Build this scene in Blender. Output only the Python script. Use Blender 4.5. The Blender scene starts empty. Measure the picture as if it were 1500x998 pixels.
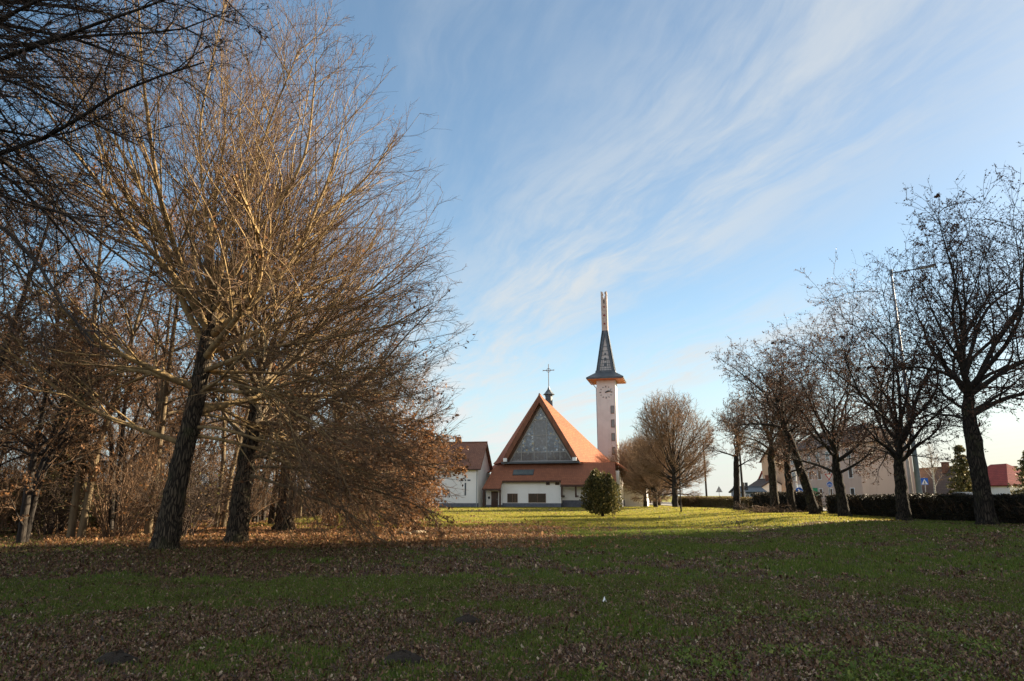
import bpy, math, random
import numpy as np
from mathutils import Vector, Matrix

scene = bpy.context.scene
COL = scene.collection
R = math.radians

# ------------------------------------------------------------------ camera
CAM_H = 1.6
PITCH = math.atan(227 / 1000.0)
cam_data = bpy.data.cameras.new("camera")
cam_data.lens = 24.0
cam_data.sensor_width = 36.0
cam_data.clip_start = 0.05
cam_data.clip_end = 5000
camera = bpy.data.objects.new("camera", cam_data)
COL.objects.link(camera)
camera.location = (0, 0, CAM_H)
camera.rotation_euler = (R(90) + PITCH, 0, 0)
scene.camera = camera

# ------------------------------------------------------------------ sun and exposure
SUN_AZ, SUN_EL = R(24), R(24)          # azimuth from +X towards +Y
SUN = Vector((math.cos(SUN_AZ) * math.cos(SUN_EL), math.sin(SUN_AZ) * math.cos(SUN_EL), math.sin(SUN_EL)))
sd = bpy.data.lights.new("sun", "SUN")
sd.energy = 5.0
sd.angle = R(0.5)
sd.color = (1.0, 0.83, 0.60)
so = bpy.data.objects.new("sun", sd)
so.rotation_euler = SUN.to_track_quat('Z', 'Y').to_euler()
COL.objects.link(so)
scene.view_settings.view_transform = 'Standard'
scene.view_settings.look = 'None'
scene.view_settings.gamma = 1.0
scene.view_settings.use_curve_mapping = False
scene.view_settings.exposure = 2.1
scene.cycles.max_bounces = 6
scene.cycles.transparent_max_bounces = 4

# ------------------------------------------------------------------ node helpers
class NT:
    def __init__(self, tree):
        self.t = tree
        self.n = tree.nodes
        self.l = tree.links
    def new(self, typ, **kw):
        nd = self.n.new(typ)
        for k, v in kw.items():
            setattr(nd, k, v)
        return nd
    def put(self, sock, v):
        if isinstance(v, bpy.types.NodeSocket):
            self.l.new(v, sock)
        elif v is not None:
            sock.default_value = v
    def m(self, op, a, b=None, c=None, clamp=False):
        nd = self.new('ShaderNodeMath', operation=op, use_clamp=clamp)
        self.put(nd.inputs[0], a)
        if b is not None: self.put(nd.inputs[1], b)
        if c is not None: self.put(nd.inputs[2], c)
        return nd.outputs[0]
    def smooth(self, v, lo, hi, a=0.0, b=1.0):
        nd = self.new('ShaderNodeMapRange', interpolation_type='SMOOTHSTEP')
        self.put(nd.inputs['Value'], v)
        nd.inputs['From Min'].default_value = lo
        nd.inputs['From Max'].default_value = hi
        nd.inputs['To Min'].default_value = a
        nd.inputs['To Max'].default_value = b
        return nd.outputs[0]
    def mix(self, f, a, b, blend='MIX'):
        nd = self.new('ShaderNodeMix', data_type='RGBA', blend_type=blend)
        self.put(nd.inputs[0], f)
        self.put(nd.inputs[6], a if not isinstance(a, tuple) else (*a[:3], 1))
        self.put(nd.inputs[7], b if not isinstance(b, tuple) else (*b[:3], 1))
        return nd.outputs[2]
    def noise(self, vec, scale, detail=4.0, rough=0.55, dist=0.0):
        nd = self.new('ShaderNodeTexNoise')
        if vec is not None: self.l.new(vec, nd.inputs['Vector'])
        nd.inputs['Scale'].default_value = scale
        nd.inputs['Detail'].default_value = detail
        nd.inputs['Roughness'].default_value = rough
        nd.inputs['Distortion'].default_value = dist
        return nd.outputs['Fac']
    def xyz(self, x, y, z):
        nd = self.new('ShaderNodeCombineXYZ')
        self.put(nd.inputs[0], x); self.put(nd.inputs[1], y); self.put(nd.inputs[2], z)
        return nd.outputs[0]
    def ramp(self, f, stops):
        nd = self.new('ShaderNodeValToRGB')
        self.put(nd.inputs[0], f)
        e = nd.color_ramp.elements
        while len(e) < len(stops): e.new(0.5)
        for k, (p, c) in enumerate(stops):
            e[k].position = p; e[k].color = (*c, 1)
        return nd.outputs[0]

# ------------------------------------------------------------------ world: clear winter sky with thin cirrus
world = bpy.data.worlds.new("World")
scene.world = world
world.use_nodes = True
W = NT(world.node_tree)
W.n.clear()
w_out = W.new('ShaderNodeOutputWorld')
w_bg = W.new('ShaderNodeBackground')
w_bg.inputs['Strength'].default_value = 0.08
w_sky = W.new('ShaderNodeTexSky', sky_type='NISHITA')
w_sky.sun_disc = False
w_sky.sun_elevation = SUN_EL
w_sky.sun_rotation = R(90) - SUN_AZ
w_sky.altitude = 200
w_sky.air_density = 1.0
w_sky.dust_density = 0.6
w_sky.ozone_density = 1.6
tc = W.new('ShaderNodeTexCoord')
sep = W.new('ShaderNodeSeparateXYZ')
W.l.new(tc.outputs['Generated'], sep.inputs[0])
dx, dy, dz = sep.outputs
zz = W.m('ADD', W.m('MAXIMUM', dz, 0.0), 0.06)
qx = W.m('DIVIDE', dx, zz)
qy = W.m('DIVIDE', dy, zz)
WX, WY = -0.33, 0.944
ca = W.m('ADD', W.m('MULTIPLY', qx, WX), W.m('MULTIPLY', qy, WY))
cb = W.m('SUBTRACT', W.m('MULTIPLY', qx, WY), W.m('MULTIPLY', qy, WX))
warp = W.noise(W.xyz(ca, cb, 3.1), 1.1, 3, 0.5)
cbw = W.m('ADD', cb, W.m('MULTIPLY', W.m('SUBTRACT', warp, 0.5), 0.35))
streak = W.noise(W.xyz(W.m('MULTIPLY', ca, 0.75), W.m('MULTIPLY', cbw, 4.2), 0.7), 1.25, 8, 0.6, 0.25)
fine = W.noise(W.xyz(W.m('MULTIPLY', ca, 2.2), W.m('MULTIPLY', cbw, 6.0), 5.0), 2.6, 8, 0.62, 0.5)
def bump(v, c, wd):
    t = W.m('DIVIDE', W.m('SUBTRACT', v, c), wd)
    return W.m('POWER', 2.718, W.m('MULTIPLY', W.m('MULTIPLY', t, t), -1.0))
band1 = W.m('MULTIPLY', bump(cbw, 1.08, 0.46), W.smooth(ca, 0.55, 2.2, 0.72, 1.0))
band2 = W.m('MULTIPLY', bump(cbw, 2.25, 0.35), W.smooth(ca, 1.7, 2.6))
band3 = W.m('MULTIPLY', bump(cbw, 0.2, 0.25), 0.22)
low = W.smooth(ca, 2.8, 6.5, 0.0, 0.5)
allover = W.m('ADD', W.m('ADD', band1, band2), W.m('ADD', band3, low))
tex = W.m('ADD', W.m('MULTIPLY', streak, 0.75), W.m('MULTIPLY', fine, 0.25))
texr = W.smooth(tex, 0.35, 0.66)
dens = W.m('MULTIPLY', allover, W.m('ADD', W.m('MULTIPLY', texr, 0.86), 0.16), clamp=True)
dens = W.m('MULTIPLY', dens, 0.92)
hz = W.smooth(dz, 0.0, 0.30, 1.0, 0.0)
toward = W.smooth(dx, -0.5, 0.9)
cloud_col = W.mix(hz, (2.15, 2.26, 2.32), W.mix(toward, (2.6, 2.68, 2.7), (2.7, 2.52, 2.28)))
haze = W.m('MULTIPLY', W.m('POWER', hz, 1.6), 0.8)
clear = W.mix(1.0, w_sky.outputs[0], W.mix(toward, (0.60, 0.66, 0.62), (0.42, 0.44, 0.42)), 'MULTIPLY')
skyc = W.mix(haze, clear, W.mix(toward, (1.65, 2.2, 2.55), (2.4, 2.28, 2.08)))
# an unseen bright cloud bank added behind the camera to light the church front
fill_bank = W.m('MULTIPLY', W.smooth(dy, -0.25, -0.6), W.smooth(dz, 0.62, 0.30))
fill_bank = W.m('MULTIPLY', fill_bank, W.smooth(W.noise(tc.outputs['Generated'], 3.0, 5, 0.6), 0.35, 0.6, 0.35, 1.0))
skyc = W.mix(fill_bank, skyc, (5.0, 5.0, 5.1))
# bright cirrus added above the view as extra fill on the ground
fill_veil = W.m('MULTIPLY', W.smooth(dz, 0.70, 0.90), W.smooth(W.noise(tc.outputs['Generated'], 4.0, 6, 0.6), 0.3, 0.6, 0.4, 1.0))
final = W.mix(W.m('MULTIPLY', fill_veil, 0.9), W.mix(dens, skyc, cloud_col), (4.0, 3.95, 3.8))
W.l.new(final, w_bg.inputs['Color'])
W.l.new(w_bg.outputs[0], w_out.inputs['Surface'])

# ------------------------------------------------------------------ photo-pixel calibration helpers
_c, _s = math.cos(PITCH), math.sin(PITCH)
def at_depth(px, py, Y):
    a, b = (px - 750) / 1000.0, (499 - py) / 1000.0
    yc = _c - b * _s
    return a * Y / yc, CAM_H + (_s + b * _c) * Y / yc
def on_ground(px, py, h=0.0):
    a, b = (px - 750) / 1000.0, (499 - py) / 1000.0
    yc, zc = _c - b * _s, _s + b * _c
    t = (h - CAM_H) / zc
    return a * t, yc * t

# ------------------------------------------------------------------ object helpers
def tag(o, label=None, cat=None, group=None, kind=None):
    if label: o['label'] = label
    if cat: o['category'] = cat
    if group: o['group'] = group
    if kind: o['kind'] = kind
    return o
def thing(name, label, cat, loc=(0, 0, 0), rz=0.0, group=None):
    o = bpy.data.objects.new(name, None)
    o.empty_display_size = 0.3
    o.location = loc
    o.rotation_euler = (0, 0, rz)
    COL.objects.link(o)
    return tag(o, label, cat, group)
def children_of(o):
    return [c for c in COL.objects if c.parent == o]
def copy_tree(o, parent=None):
    c = o.copy()
    COL.objects.link(c)
    if parent is not None: c.parent = parent
    for ch in list(o.children):
        copy_tree(ch, c)
    return c

def mesh_obj(name, verts, faces, mat, parent=None, smooth=False, quads=None):
    me = bpy.data.meshes.new(name)
    if isinstance(verts, np.ndarray):
        k = faces.shape[1]
        me.vertices.add(len(verts))
        me.vertices.foreach_set('co', verts.astype(np.float32).ravel())
        me.loops.add(faces.size)
        me.loops.foreach_set('vertex_index', faces.astype(np.int32).ravel())
        me.polygons.add(len(faces))
        me.polygons.foreach_set('loop_start', np.arange(0, faces.size, k, dtype=np.int32))
        if smooth:
            me.polygons.foreach_set('use_smooth', np.ones(len(faces), dtype=bool))
        me.update(calc_edges=True)
    else:
        me.from_pydata(verts, [], faces)
        me.update()
        if smooth:
            for p in me.polygons: p.use_smooth = True
    me.materials.append(mat)
    o = bpy.data.objects.new(name, me)
    COL.objects.link(o)
    if parent is not None: o.parent = parent
    return o

class MB:
    """collects shapes and links them as one mesh"""
    def __init__(self): self.v, self.f = [], []
    def add(self, vs, fs):
        b = len(self.v)
        self.v += [tuple(p) for p in vs]
        self.f += [tuple(i + b for i in q) for q in fs]
        return self
    def box(self, x0, y0, z0, x1, y1, z1):
        vs = [(x, y, z) for z in (z0, z1) for y in (y0, y1) for x in (x0, x1)]
        return self.add(vs, [(0, 2, 3, 1), (4, 5, 7, 6), (0, 1, 5, 4), (2, 6, 7, 3), (0, 4, 6, 2), (1, 3, 7, 5)])
    def extrude(self, pts, vec):
        """planar polygon swept along vec"""
        n = len(pts)
        a = [Vector(p) for p in pts]
        vec = Vector(vec)
        nrm = Vector((0, 0, 0))
        for i in range(n): nrm += (a[i] - a[0]).cross(a[(i + 1) % n] - a[0])
        if nrm.dot(vec) > 0: a.reverse()
        b = [p + vec for p in a]
        fs = [tuple(range(n)), tuple(range(2 * n - 1, n - 1, -1))]
        for i in range(n):
            j = (i + 1) % n
            fs.append((j, i, n + i, n + j))
        return self.add(a + b, fs)
    def slab(self, pts, th):
        """roof plane given by its top polygon, thickened downwards along its normal"""
        a = [Vector(p) for p in pts]
        nrm = (a[1] - a[0]).cross(a[2] - a[0]).normalized()
        if nrm.z < 0: nrm = -nrm
        return self.extrude(pts, -nrm * th)
    def tube(self, p0, p1, r0, r1=None, n=10, caps=True):
        r1 = r0 if r1 is None else r1
        p0, p1 = Vector(p0), Vector(p1)
        t = (p1 - p0).normalized()
        ref = Vector((0, 0, 1)) if abs(t.z) < 0.9 else Vector((1, 0, 0))
        a = t.cross(ref).normalized(); b = t.cross(a)
        vs = []
        for p, r in ((p0, r0), (p1, r1)):
            for k in range(n):
                g = 2 * math.pi * k / n
                vs.append(p + (a * math.cos(g) + b * math.sin(g)) * r)
        fs = [(k, k + n, (k + 1) % n + n, (k + 1) % n) for k in range(n)]
        if caps:
            fs.append(tuple(range(n))); fs.append(tuple(range(2 * n - 1, n - 1, -1)))
        return self.add(vs, fs)
    def lathe(self, prof, n=16, c=(0, 0, 0)):
        vs, fs = [], []
        for r, z in prof:
            for k in range(n):
                g = 2 * math.pi * k / n
                vs.append((c[0] + r * math.cos(g), c[1] + r * math.sin(g), c[2] + z))
        for i in range(len(prof) - 1):
            for k in range(n):
                j = (k + 1) % n
                fs.append((i * n + k, i * n + j, (i + 1) * n + j, (i + 1) * n + k))
        fs.append(tuple(range(n - 1, -1, -1)))
        fs.append(tuple(range((len(prof) - 1) * n, len(prof) * n)))
        return self.add(vs, fs)
    def ball(self, c, rx, ry=None, rz=None, n=12, m=8):
        ry = rx if ry is None else ry; rz = rx if rz is None else rz
        vs = [(c[0], c[1], c[2] - rz)]
        for i in range(1, m):
            t = math.pi * i / m
            for k in range(n):
                g = 2 * math.pi * k / n
                vs.append((c[0] + rx * math.sin(t) * math.cos(g), c[1] + ry * math.sin(t) * math.sin(g), c[2] - rz * math.cos(t)))
        vs.append((c[0], c[1], c[2] + rz))
        fs = [(0, 1 + (k + 1) % n, 1 + k) for k in range(n)]
        for i in range(m - 2):
            for k in range(n):
                j = (k + 1) % n
                fs.append((1 + i * n + k, 1 + i * n + j, 1 + (i + 1) * n + j, 1 + (i + 1) * n + k))
        b = 1 + (m - 2) * n; e = len(vs) - 1
        fs += [(b + k, b + (k + 1) % n, e) for k in range(n)]
        return self.add(vs, fs)
    def build(self, name, mat, parent=None, smooth=False):
        return mesh_obj(name, self.v, self.f, mat, parent, smooth)

# ------------------------------------------------------------------ materials
def base_mat(name, rough=0.8, spec=0.3):
    m = bpy.data.materials.new(name)
    m.use_nodes = True
    T = NT(m.node_tree)
    b = T.n['Principled BSDF']
    b.inputs['Roughness'].default_value = rough
    b.inputs['Specular IOR Level'].default_value = spec
    return m, T, b
def plain(name, c1, c2=None, scale=6.0, rough=0.8, bump=0.0, bscale=None, stretch=(1, 1, 1), metal=0.0, spec=0.3, detail=5):
    m, T, b = base_mat(name, rough, spec)
    tcn = T.new('ShaderNodeTexCoord')
    mp = T.new('ShaderNodeMapping')
    mp.inputs['Scale'].default_value = stretch
    T.l.new(tcn.outputs['Object'], mp.inputs[0])
    v = mp.outputs[0]
    c2 = c2 or tuple(x * 0.8 for x in c1)
    f = T.noise(v, scale, detail, 0.6)
    T.l.new(T.mix(T.smooth(f, 0.35, 0.65), c1, c2), b.inputs['Base Color'])
    b.inputs['Metallic'].default_value = metal
    if bump:
        bp = T.new('ShaderNodeBump')
        bp.inputs['Strength'].default_value = bump
        bp.inputs['Distance'].default_value = 0.05
        T.l.new(T.noise(v, bscale or scale * 3, 4, 0.6), bp.inputs['Height'])
        T.l.new(bp.outputs[0], b.inputs['Normal'])
    return m
def leafy(name, stops, trans=0.35, rough=0.6, patch=None):
    """per-leaf colour from Random Per Island, with light passing through"""
    m, T, b = base_mat(name, rough, 0.25)
    g = T.new('ShaderNodeNewGeometry')
    col = T.ramp(g.outputs['Random Per Island'], stops)
    if patch:                 # drier or greener patches metres across
        tcn = T.new('ShaderNodeTexCoord')
        f = T.smooth(T.noise(tcn.outputs['Object'], patch[0], 5, 0.65, 0.4), 0.42, 0.66)
        col = T.mix(T.m('MULTIPLY', f, patch[2]), col, patch[1])
    T.l.new(col, b.inputs['Base Color'])
    tr = T.new('ShaderNodeBsdfTranslucent')
    T.l.new(col, tr.inputs['Color'])
    mx = T.new('ShaderNodeMixShader')
    mx.inputs[0].default_value = trans
    T.l.new(b.outputs[0], mx.inputs[1]); T.l.new(tr.outputs[0], mx.inputs[2])
    T.l.new(mx.outputs[0], T.n['Material Output'].inputs['Surface'])
    return m
def tiles(name, c1, c2, c3, row=0.35):
    """clay roof tiles: courses of small tiles, each a little different"""
    m, T, b = base_mat(name, 0.85, 0.2)
    tcn = T.new('ShaderNodeTexCoord')
    sp = T.new('ShaderNodeSeparateXYZ')
    T.l.new(tcn.outputs['Object'], sp.inputs[0])
    horiz = T.m('ADD', sp.outputs[0], T.m('MULTIPLY', sp.outputs[1], 0.61))
    uv = T.xyz(horiz, sp.outputs[2], 0.0)
    br = T.new('ShaderNodeTexBrick')
    T.l.new(uv, br.inputs['Vector'])
    br.inputs['Scale'].default_value = 1.0
    br.inputs['Brick Width'].default_value = 0.28
    br.inputs['Row Height'].default_value = row
    br.inputs['Mortar Size'].default_value = 0.018
    br.inputs['Color1'].default_value = (*c1, 1)
    br.inputs['Color2'].default_value = (*c2, 1)
    br.inputs['Mortar'].default_value = (*c3, 1)
    big = T.smooth(T.noise(tcn.outputs['Object'], 0.7, 5, 0.65), 0.35, 0.7)
    col = T.mix(T.m('MULTIPLY', big, 0.45), br.outputs['Color'], c3)
    T.l.new(col, b.inputs['Base Color'])
    bp = T.new('ShaderNodeBump')
    bp.inputs['Strength'].default_value = 0.6
    bp.inputs['Distance'].default_value = 0.03
    T.l.new(br.outputs['Fac'], bp.inputs['Height'])
    bp.invert = True
    T.l.new(bp.outputs[0], b.inputs['Normal'])
    return m
def render_wall(name, c1, c2, streaks=0.3):
    """painted plaster with faint weathering"""
    m, T, b = base_mat(name, 0.9, 0.15)
    tcn = T.new('ShaderNodeTexCoord')
    mp = T.new('ShaderNodeMapping')
    mp.inputs['Scale'].default_value = (1.0, 1.0, 0.12)
    T.l.new(tcn.outputs['Object'], mp.inputs[0])
    f1 = T.smooth(T.noise(mp.outputs[0], 1.6, 6, 0.6), 0.45, 0.8)
    f2 = T.smooth(T.noise(tcn.outputs['Object'], 0.5, 5, 0.6), 0.4, 0.75)
    f = T.m('MULTIPLY', T.m('ADD', f1, f2), streaks, clamp=True)
    T.l.new(T.mix(f, c1, c2), b.inputs['Base Color'])
    bp = T.new('ShaderNodeBump')
    bp.inputs['Strength'].default_value = 0.15
    bp.inputs['Distance'].default_value = 0.01
    T.l.new(T.noise(tcn.outputs['Object'], 40, 3, 0.6), bp.inputs['Height'])
    T.l.new(bp.outputs[0], b.inputs['Normal'])
    return m
def glass_mat(name, col, rough=0.08, wave=0.05):
    m, T, b = base_mat(name, rough, 0.8)
    tcn = T.new('ShaderNodeTexCoord')
    f = T.noise(tcn.outputs['Object'], 1.3, 3, 0.5)
    T.l.new(T.mix(f, col, tuple(x * 0.5 for x in col)), b.inputs['Base Color'])
    bp = T.new('ShaderNodeBump')
    bp.inputs['Strength'].default_value = wave
    T.l.new(T.noise(tcn.outputs['Object'], 2.5, 2, 0.5), bp.inputs['Height'])
    T.l.new(bp.outputs[0], b.inputs['Normal'])
    return m

M = {}
M['bark'] = plain('oak_bark', (0.34, 0.235, 0.105), (0.16, 0.11, 0.055), 5, 0.95, 0.9, 14, (1, 1, 0.22))
M['mid_bark'] = plain('brown_bark', (0.17, 0.125, 0.07), (0.08, 0.06, 0.038), 5, 0.95, 0.9, 14, (1, 1, 0.22))
M['twig'] = plain('oak_twigs', (0.175, 0.105, 0.058), (0.105, 0.066, 0.04), 2.0, 0.9)
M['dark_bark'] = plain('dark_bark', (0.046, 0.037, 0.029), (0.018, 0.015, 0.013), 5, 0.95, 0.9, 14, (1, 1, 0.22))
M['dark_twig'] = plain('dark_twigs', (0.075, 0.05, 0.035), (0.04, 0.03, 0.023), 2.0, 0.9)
M['far_twig'] = plain('warm_twigs', (0.25, 0.15, 0.08), (0.15, 0.095, 0.055), 1.0, 0.9)
M['dead_leaf'] = leafy('dead_oak_leaves', [(0.0, (0.10, 0.045, 0.02)), (0.4, (0.22, 0.10, 0.038)), (0.75, (0.30, 0.15, 0.06)), (1.0, (0.13, 0.07, 0.04))], 0.4)
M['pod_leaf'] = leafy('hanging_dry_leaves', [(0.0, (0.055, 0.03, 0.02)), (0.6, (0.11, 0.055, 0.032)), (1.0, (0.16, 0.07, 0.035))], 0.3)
M['litter'] = leafy('fallen_leaves', [(0.0, (0.040, 0.022, 0.014)), (0.4, (0.10, 0.052, 0.030)), (0.72, (0.17, 0.088, 0.048)), (0.9, (0.25, 0.155, 0.09)), (0.98, (0.36, 0.26, 0.17)), (1.0, (0.46, 0.37, 0.27))], 0.2, 0.42)
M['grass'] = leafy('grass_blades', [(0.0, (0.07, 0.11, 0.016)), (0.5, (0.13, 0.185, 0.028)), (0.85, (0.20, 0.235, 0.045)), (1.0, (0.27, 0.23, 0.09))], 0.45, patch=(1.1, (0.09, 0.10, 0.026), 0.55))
M['sunlit_litter'] = leafy('sunlit_oak_litter', [(0.0, (0.13, 0.06, 0.03)), (0.4, (0.26, 0.125, 0.055)), (0.75, (0.36, 0.19, 0.085)), (1.0, (0.44, 0.29, 0.16))], 0.35)  # same fallen leaves in brighter orange: sunlight put into the colour
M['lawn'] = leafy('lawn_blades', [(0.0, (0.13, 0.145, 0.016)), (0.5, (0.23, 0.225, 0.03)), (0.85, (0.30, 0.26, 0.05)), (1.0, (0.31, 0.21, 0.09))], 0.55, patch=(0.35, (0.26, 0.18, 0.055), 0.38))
M['evergreen'] = leafy('evergreen_leaves', [(0.0, (0.028, 0.034, 0.014)), (0.5, (0.075, 0.074, 0.026)), (0.82, (0.15, 0.125, 0.045)), (1.0, (0.24, 0.18, 0.075))], 0.3)
M['hedge_leaf'] = leafy('hedge_leaves', [(0.0, (0.008, 0.009, 0.006)), (0.5, (0.020, 0.018, 0.010)), (0.85, (0.042, 0.026, 0.014)), (1.0, (0.035, 0.042, 0.014))], 0.15)
M['brush_leaf'] = leafy('brush_leaves', [(0.0, (0.07, 0.05, 0.02)), (0.5, (0.17, 0.10, 0.045)), (1.0, (0.12, 0.13, 0.035))], 0.35)
M['green_leaf'] = leafy('green_shrub_leaves', [(0.0, (0.05, 0.075, 0.02)), (0.5, (0.11, 0.13, 0.035)), (1.0, (0.19, 0.19, 0.06))], 0.4)
M['ivy'] = leafy('low_weed_leaves', [(0.0, (0.07, 0.11, 0.02)), (0.6, (0.13, 0.18, 0.03)), (1.0, (0.24, 0.26, 0.06))], 0.4)
M['roof'] = tiles('church_tiles', (0.37, 0.118, 0.050), (0.29, 0.088, 0.039), (0.17, 0.056, 0.030), 0.26)
M['shaded_roof'] = tiles('shaded_church_tiles', (0.29, 0.115, 0.062), (0.23, 0.09, 0.05), (0.15, 0.062, 0.04), 0.22)  # church tiles copied darker and browner: shade put into the colour
M['house_roof'] = tiles('old_tiles', (0.24, 0.115, 0.075), (0.19, 0.09, 0.06), (0.10, 0.055, 0.042), 0.22)
M['red_roof'] = tiles('red_tiles', (0.30, 0.06, 0.05), (0.24, 0.05, 0.042), (0.13, 0.035, 0.032), 0.22)
M['brown_roof'] = tiles('brown_tiles', (0.12, 0.085, 0.07), (0.09, 0.066, 0.056), (0.055, 0.043, 0.04), 0.22)
M['white_wall'] = render_wall('white_plaster', (0.82, 0.80, 0.76), (0.62, 0.59, 0.54), 0.22)
M['tower_wall'] = render_wall('pale_pink_plaster', (0.53, 0.515, 0.49), (0.40, 0.385, 0.365), 0.55)
M['pink_wall'] = render_wall('dusty_pink_plaster', (0.52, 0.39, 0.32), (0.42, 0.31, 0.26), 0.35)
M['peach_wall'] = render_wall('peach_plaster', (0.60, 0.38, 0.24), (0.48, 0.30, 0.2), 0.3)
M['grey_wall'] = render_wall('grey_concrete', (0.40, 0.39, 0.37), (0.30, 0.29, 0.28), 0.5)
M['plinth'] = plain('grey_plinth', (0.14, 0.145, 0.17), (0.10, 0.105, 0.125), 3, 0.9, 0.2)
M['wood'] = plain('brown_boards', (0.19, 0.075, 0.038), (0.12, 0.048, 0.026), 3, 0.7, 0.2, 20, (1, 1, 0.2))
M['dark_wood'] = plain('dark_brown_wood', (0.075, 0.035, 0.022), (0.05, 0.024, 0.016), 4, 0.6)
M['orange_wood'] = plain('orange_soffit_boards', (0.50, 0.19, 0.07), (0.40, 0.14, 0.05), 3, 0.6)
M['slate'] = plain('dark_blue_sheet_metal', (0.055, 0.07, 0.085), (0.035, 0.045, 0.055), 2, 0.5, 0.05, spec=0.5)
M['frame_grey'] = plain('grey_window_frame', (0.42, 0.40, 0.38), (0.36, 0.34, 0.33), 4, 0.5)
M['brown_frame'] = plain('brown_window_frame', (0.17, 0.10, 0.07), (0.12, 0.07, 0.05), 4, 0.6)
M['white_paint'] = plain('white_paint', (0.80, 0.80, 0.78), (0.72, 0.72, 0.70), 5, 0.5)
M['black'] = plain('black_paint', (0.02, 0.02, 0.022), (0.03, 0.03, 0.03), 5, 0.5)
M['pane'] = glass_mat('dark_window_glass', (0.06, 0.065, 0.07))
M['warm_pane'] = glass_mat('brown_window_glass', (0.075, 0.062, 0.052))
M['teal_pane'] = glass_mat('teal_roof_glass', (0.012, 0.045, 0.05), 0.3)
M['metal'] = plain('galvanised_steel', (0.36, 0.37, 0.38), (0.28, 0.29, 0.30), 6, 0.45, 0, metal=0.6)
M['pole_paint'] = plain('blue_grey_pole_paint', (0.24, 0.31, 0.38), (0.19, 0.25, 0.31), 3, 0.55, 0.1, 20)
M['stone'] = plain('pale_carved_stone', (0.42, 0.34, 0.29), (0.32, 0.25, 0.215), 3, 0.85, 0.3)
M['red_boss'] = plain('dark_red_boss', (0.22, 0.03, 0.03), (0.15, 0.02, 0.02), 4, 0.5)
M['asphalt'] = plain('asphalt', (0.055, 0.055, 0.057), (0.042, 0.042, 0.044), 1.5, 0.9, 0.3, 60)
M['paving'] = plain('concrete_paving', (0.26, 0.25, 0.235), (0.20, 0.19, 0.18), 2, 0.9, 0.2, 30)
M['sign_blue'] = plain('blue_sign_face', (0.01, 0.12, 0.52), (0.012, 0.10, 0.45), 3, 0.4)
M['sign_red'] = plain('red_sign_face', (0.5, 0.03, 0.03), (0.42, 0.03, 0.03), 3, 0.4)
M['green_board'] = plain('green_board', (0.01, 0.16, 0.09), (0.012, 0.13, 0.075), 2, 0.5)
M['soil'] = plain('dark_soil', (0.035, 0.027, 0.02), (0.022, 0.017, 0.013), 6, 0.95, 0.8, 20)
M['car_white'] = plain('white_car_paint', (0.72, 0.73, 0.74), (0.68, 0.69, 0.70), 1, 0.25, spec=0.6)
M['car_silver'] = plain('silver_car_paint', (0.38, 0.40, 0.42), (0.34, 0.36, 0.38), 1, 0.3, metal=0.5, spec=0.6)
M['tyre'] = plain('black_rubber', (0.02, 0.02, 0.02), (0.03, 0.03, 0.03), 5, 0.8)
M['concrete_pole'] = plain('weathered_concrete', (0.34, 0.31, 0.28), (0.26, 0.23, 0.21), 3, 0.9, 0.2)
M['log'] = plain('weathered_log', (0.34, 0.27, 0.18), (0.22, 0.17, 0.11), 4, 0.9, 0.5, 20, (0.3, 1, 1))

def stained_glass():
    m, T, b = base_mat('stained_glass', 0.12, 0.7)
    tcn = T.new('ShaderNodeTexCoord')
    sp = T.new('ShaderNodeSeparateXYZ')
    T.l.new(tcn.outputs['Object'], sp.inputs[0])
    uv = T.xyz(sp.outputs[0], 0.0, sp.outputs[2])
    vo = T.new('ShaderNodeTexVoronoi')
    T.l.new(uv, vo.inputs['Vector'])
    vo.inputs['Scale'].default_value = 4.2
    vs = T.new('ShaderNodeSeparateColor')
    T.l.new(vo.outputs['Color'], vs.inputs[0])
    col = T.ramp(vs.outputs[0], [(0.0, (0.02, 0.03, 0.04)), (0.4, (0.05, 0.075, 0.10)), (0.66, (0.13, 0.19, 0.25)), (0.8, (0.07, 0.07, 0.065)), (0.90, (0.40, 0.48, 0.54)), (1.0, (0.32, 0.24, 0.07))])
    # plainer brown panel in the middle, darker band along the foot
    mid = T.m('MULTIPLY', T.smooth(T.m('ABSOLUTE', sp.outputs[0]), 0.75, 1.1, 1.0, 0.0), T.smooth(sp.outputs[2], 8.2, 8.8))
    mid = T.m('MULTIPLY', mid, T.smooth(sp.outputs[2], 12.2, 12.5, 1.0, 0.0))
    col = T.mix(T.m('MULTIPLY', mid, 0.8), col, T.mix(T.noise(uv, 1.5, 4), (0.095, 0.085, 0.075), (0.055, 0.06, 0.065)))
    foot = T.smooth(sp.outputs[2], 7.55, 7.7, 1.0, 0.0)
    col = T.mix(T.m('MULTIPLY', foot, 0.75), col, (0.06, 0.055, 0.05))
    ve = T.new('ShaderNodeTexVoronoi', feature='DISTANCE_TO_EDGE')
    T.l.new(uv, ve.inputs['Vector'])
    ve.inputs['Scale'].default_value = 4.2
    col = T.mix(T.smooth(ve.outputs['Distance'], 0.02, 0.05, 1.0, 0.0), col, (0.03, 0.03, 0.03))
    T.l.new(col, b.inputs['Base Color'])
    bp = T.new('ShaderNodeBump')
    bp.inputs['Strength'].default_value = 0.25
    bp.inputs['Distance'].default_value = 0.05
    T.l.new(vs.outputs[1], bp.inputs['Height'])
    T.l.new(bp.outputs[0], b.inputs['Normal'])
    return m
M['stained'] = stained_glass()
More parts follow.
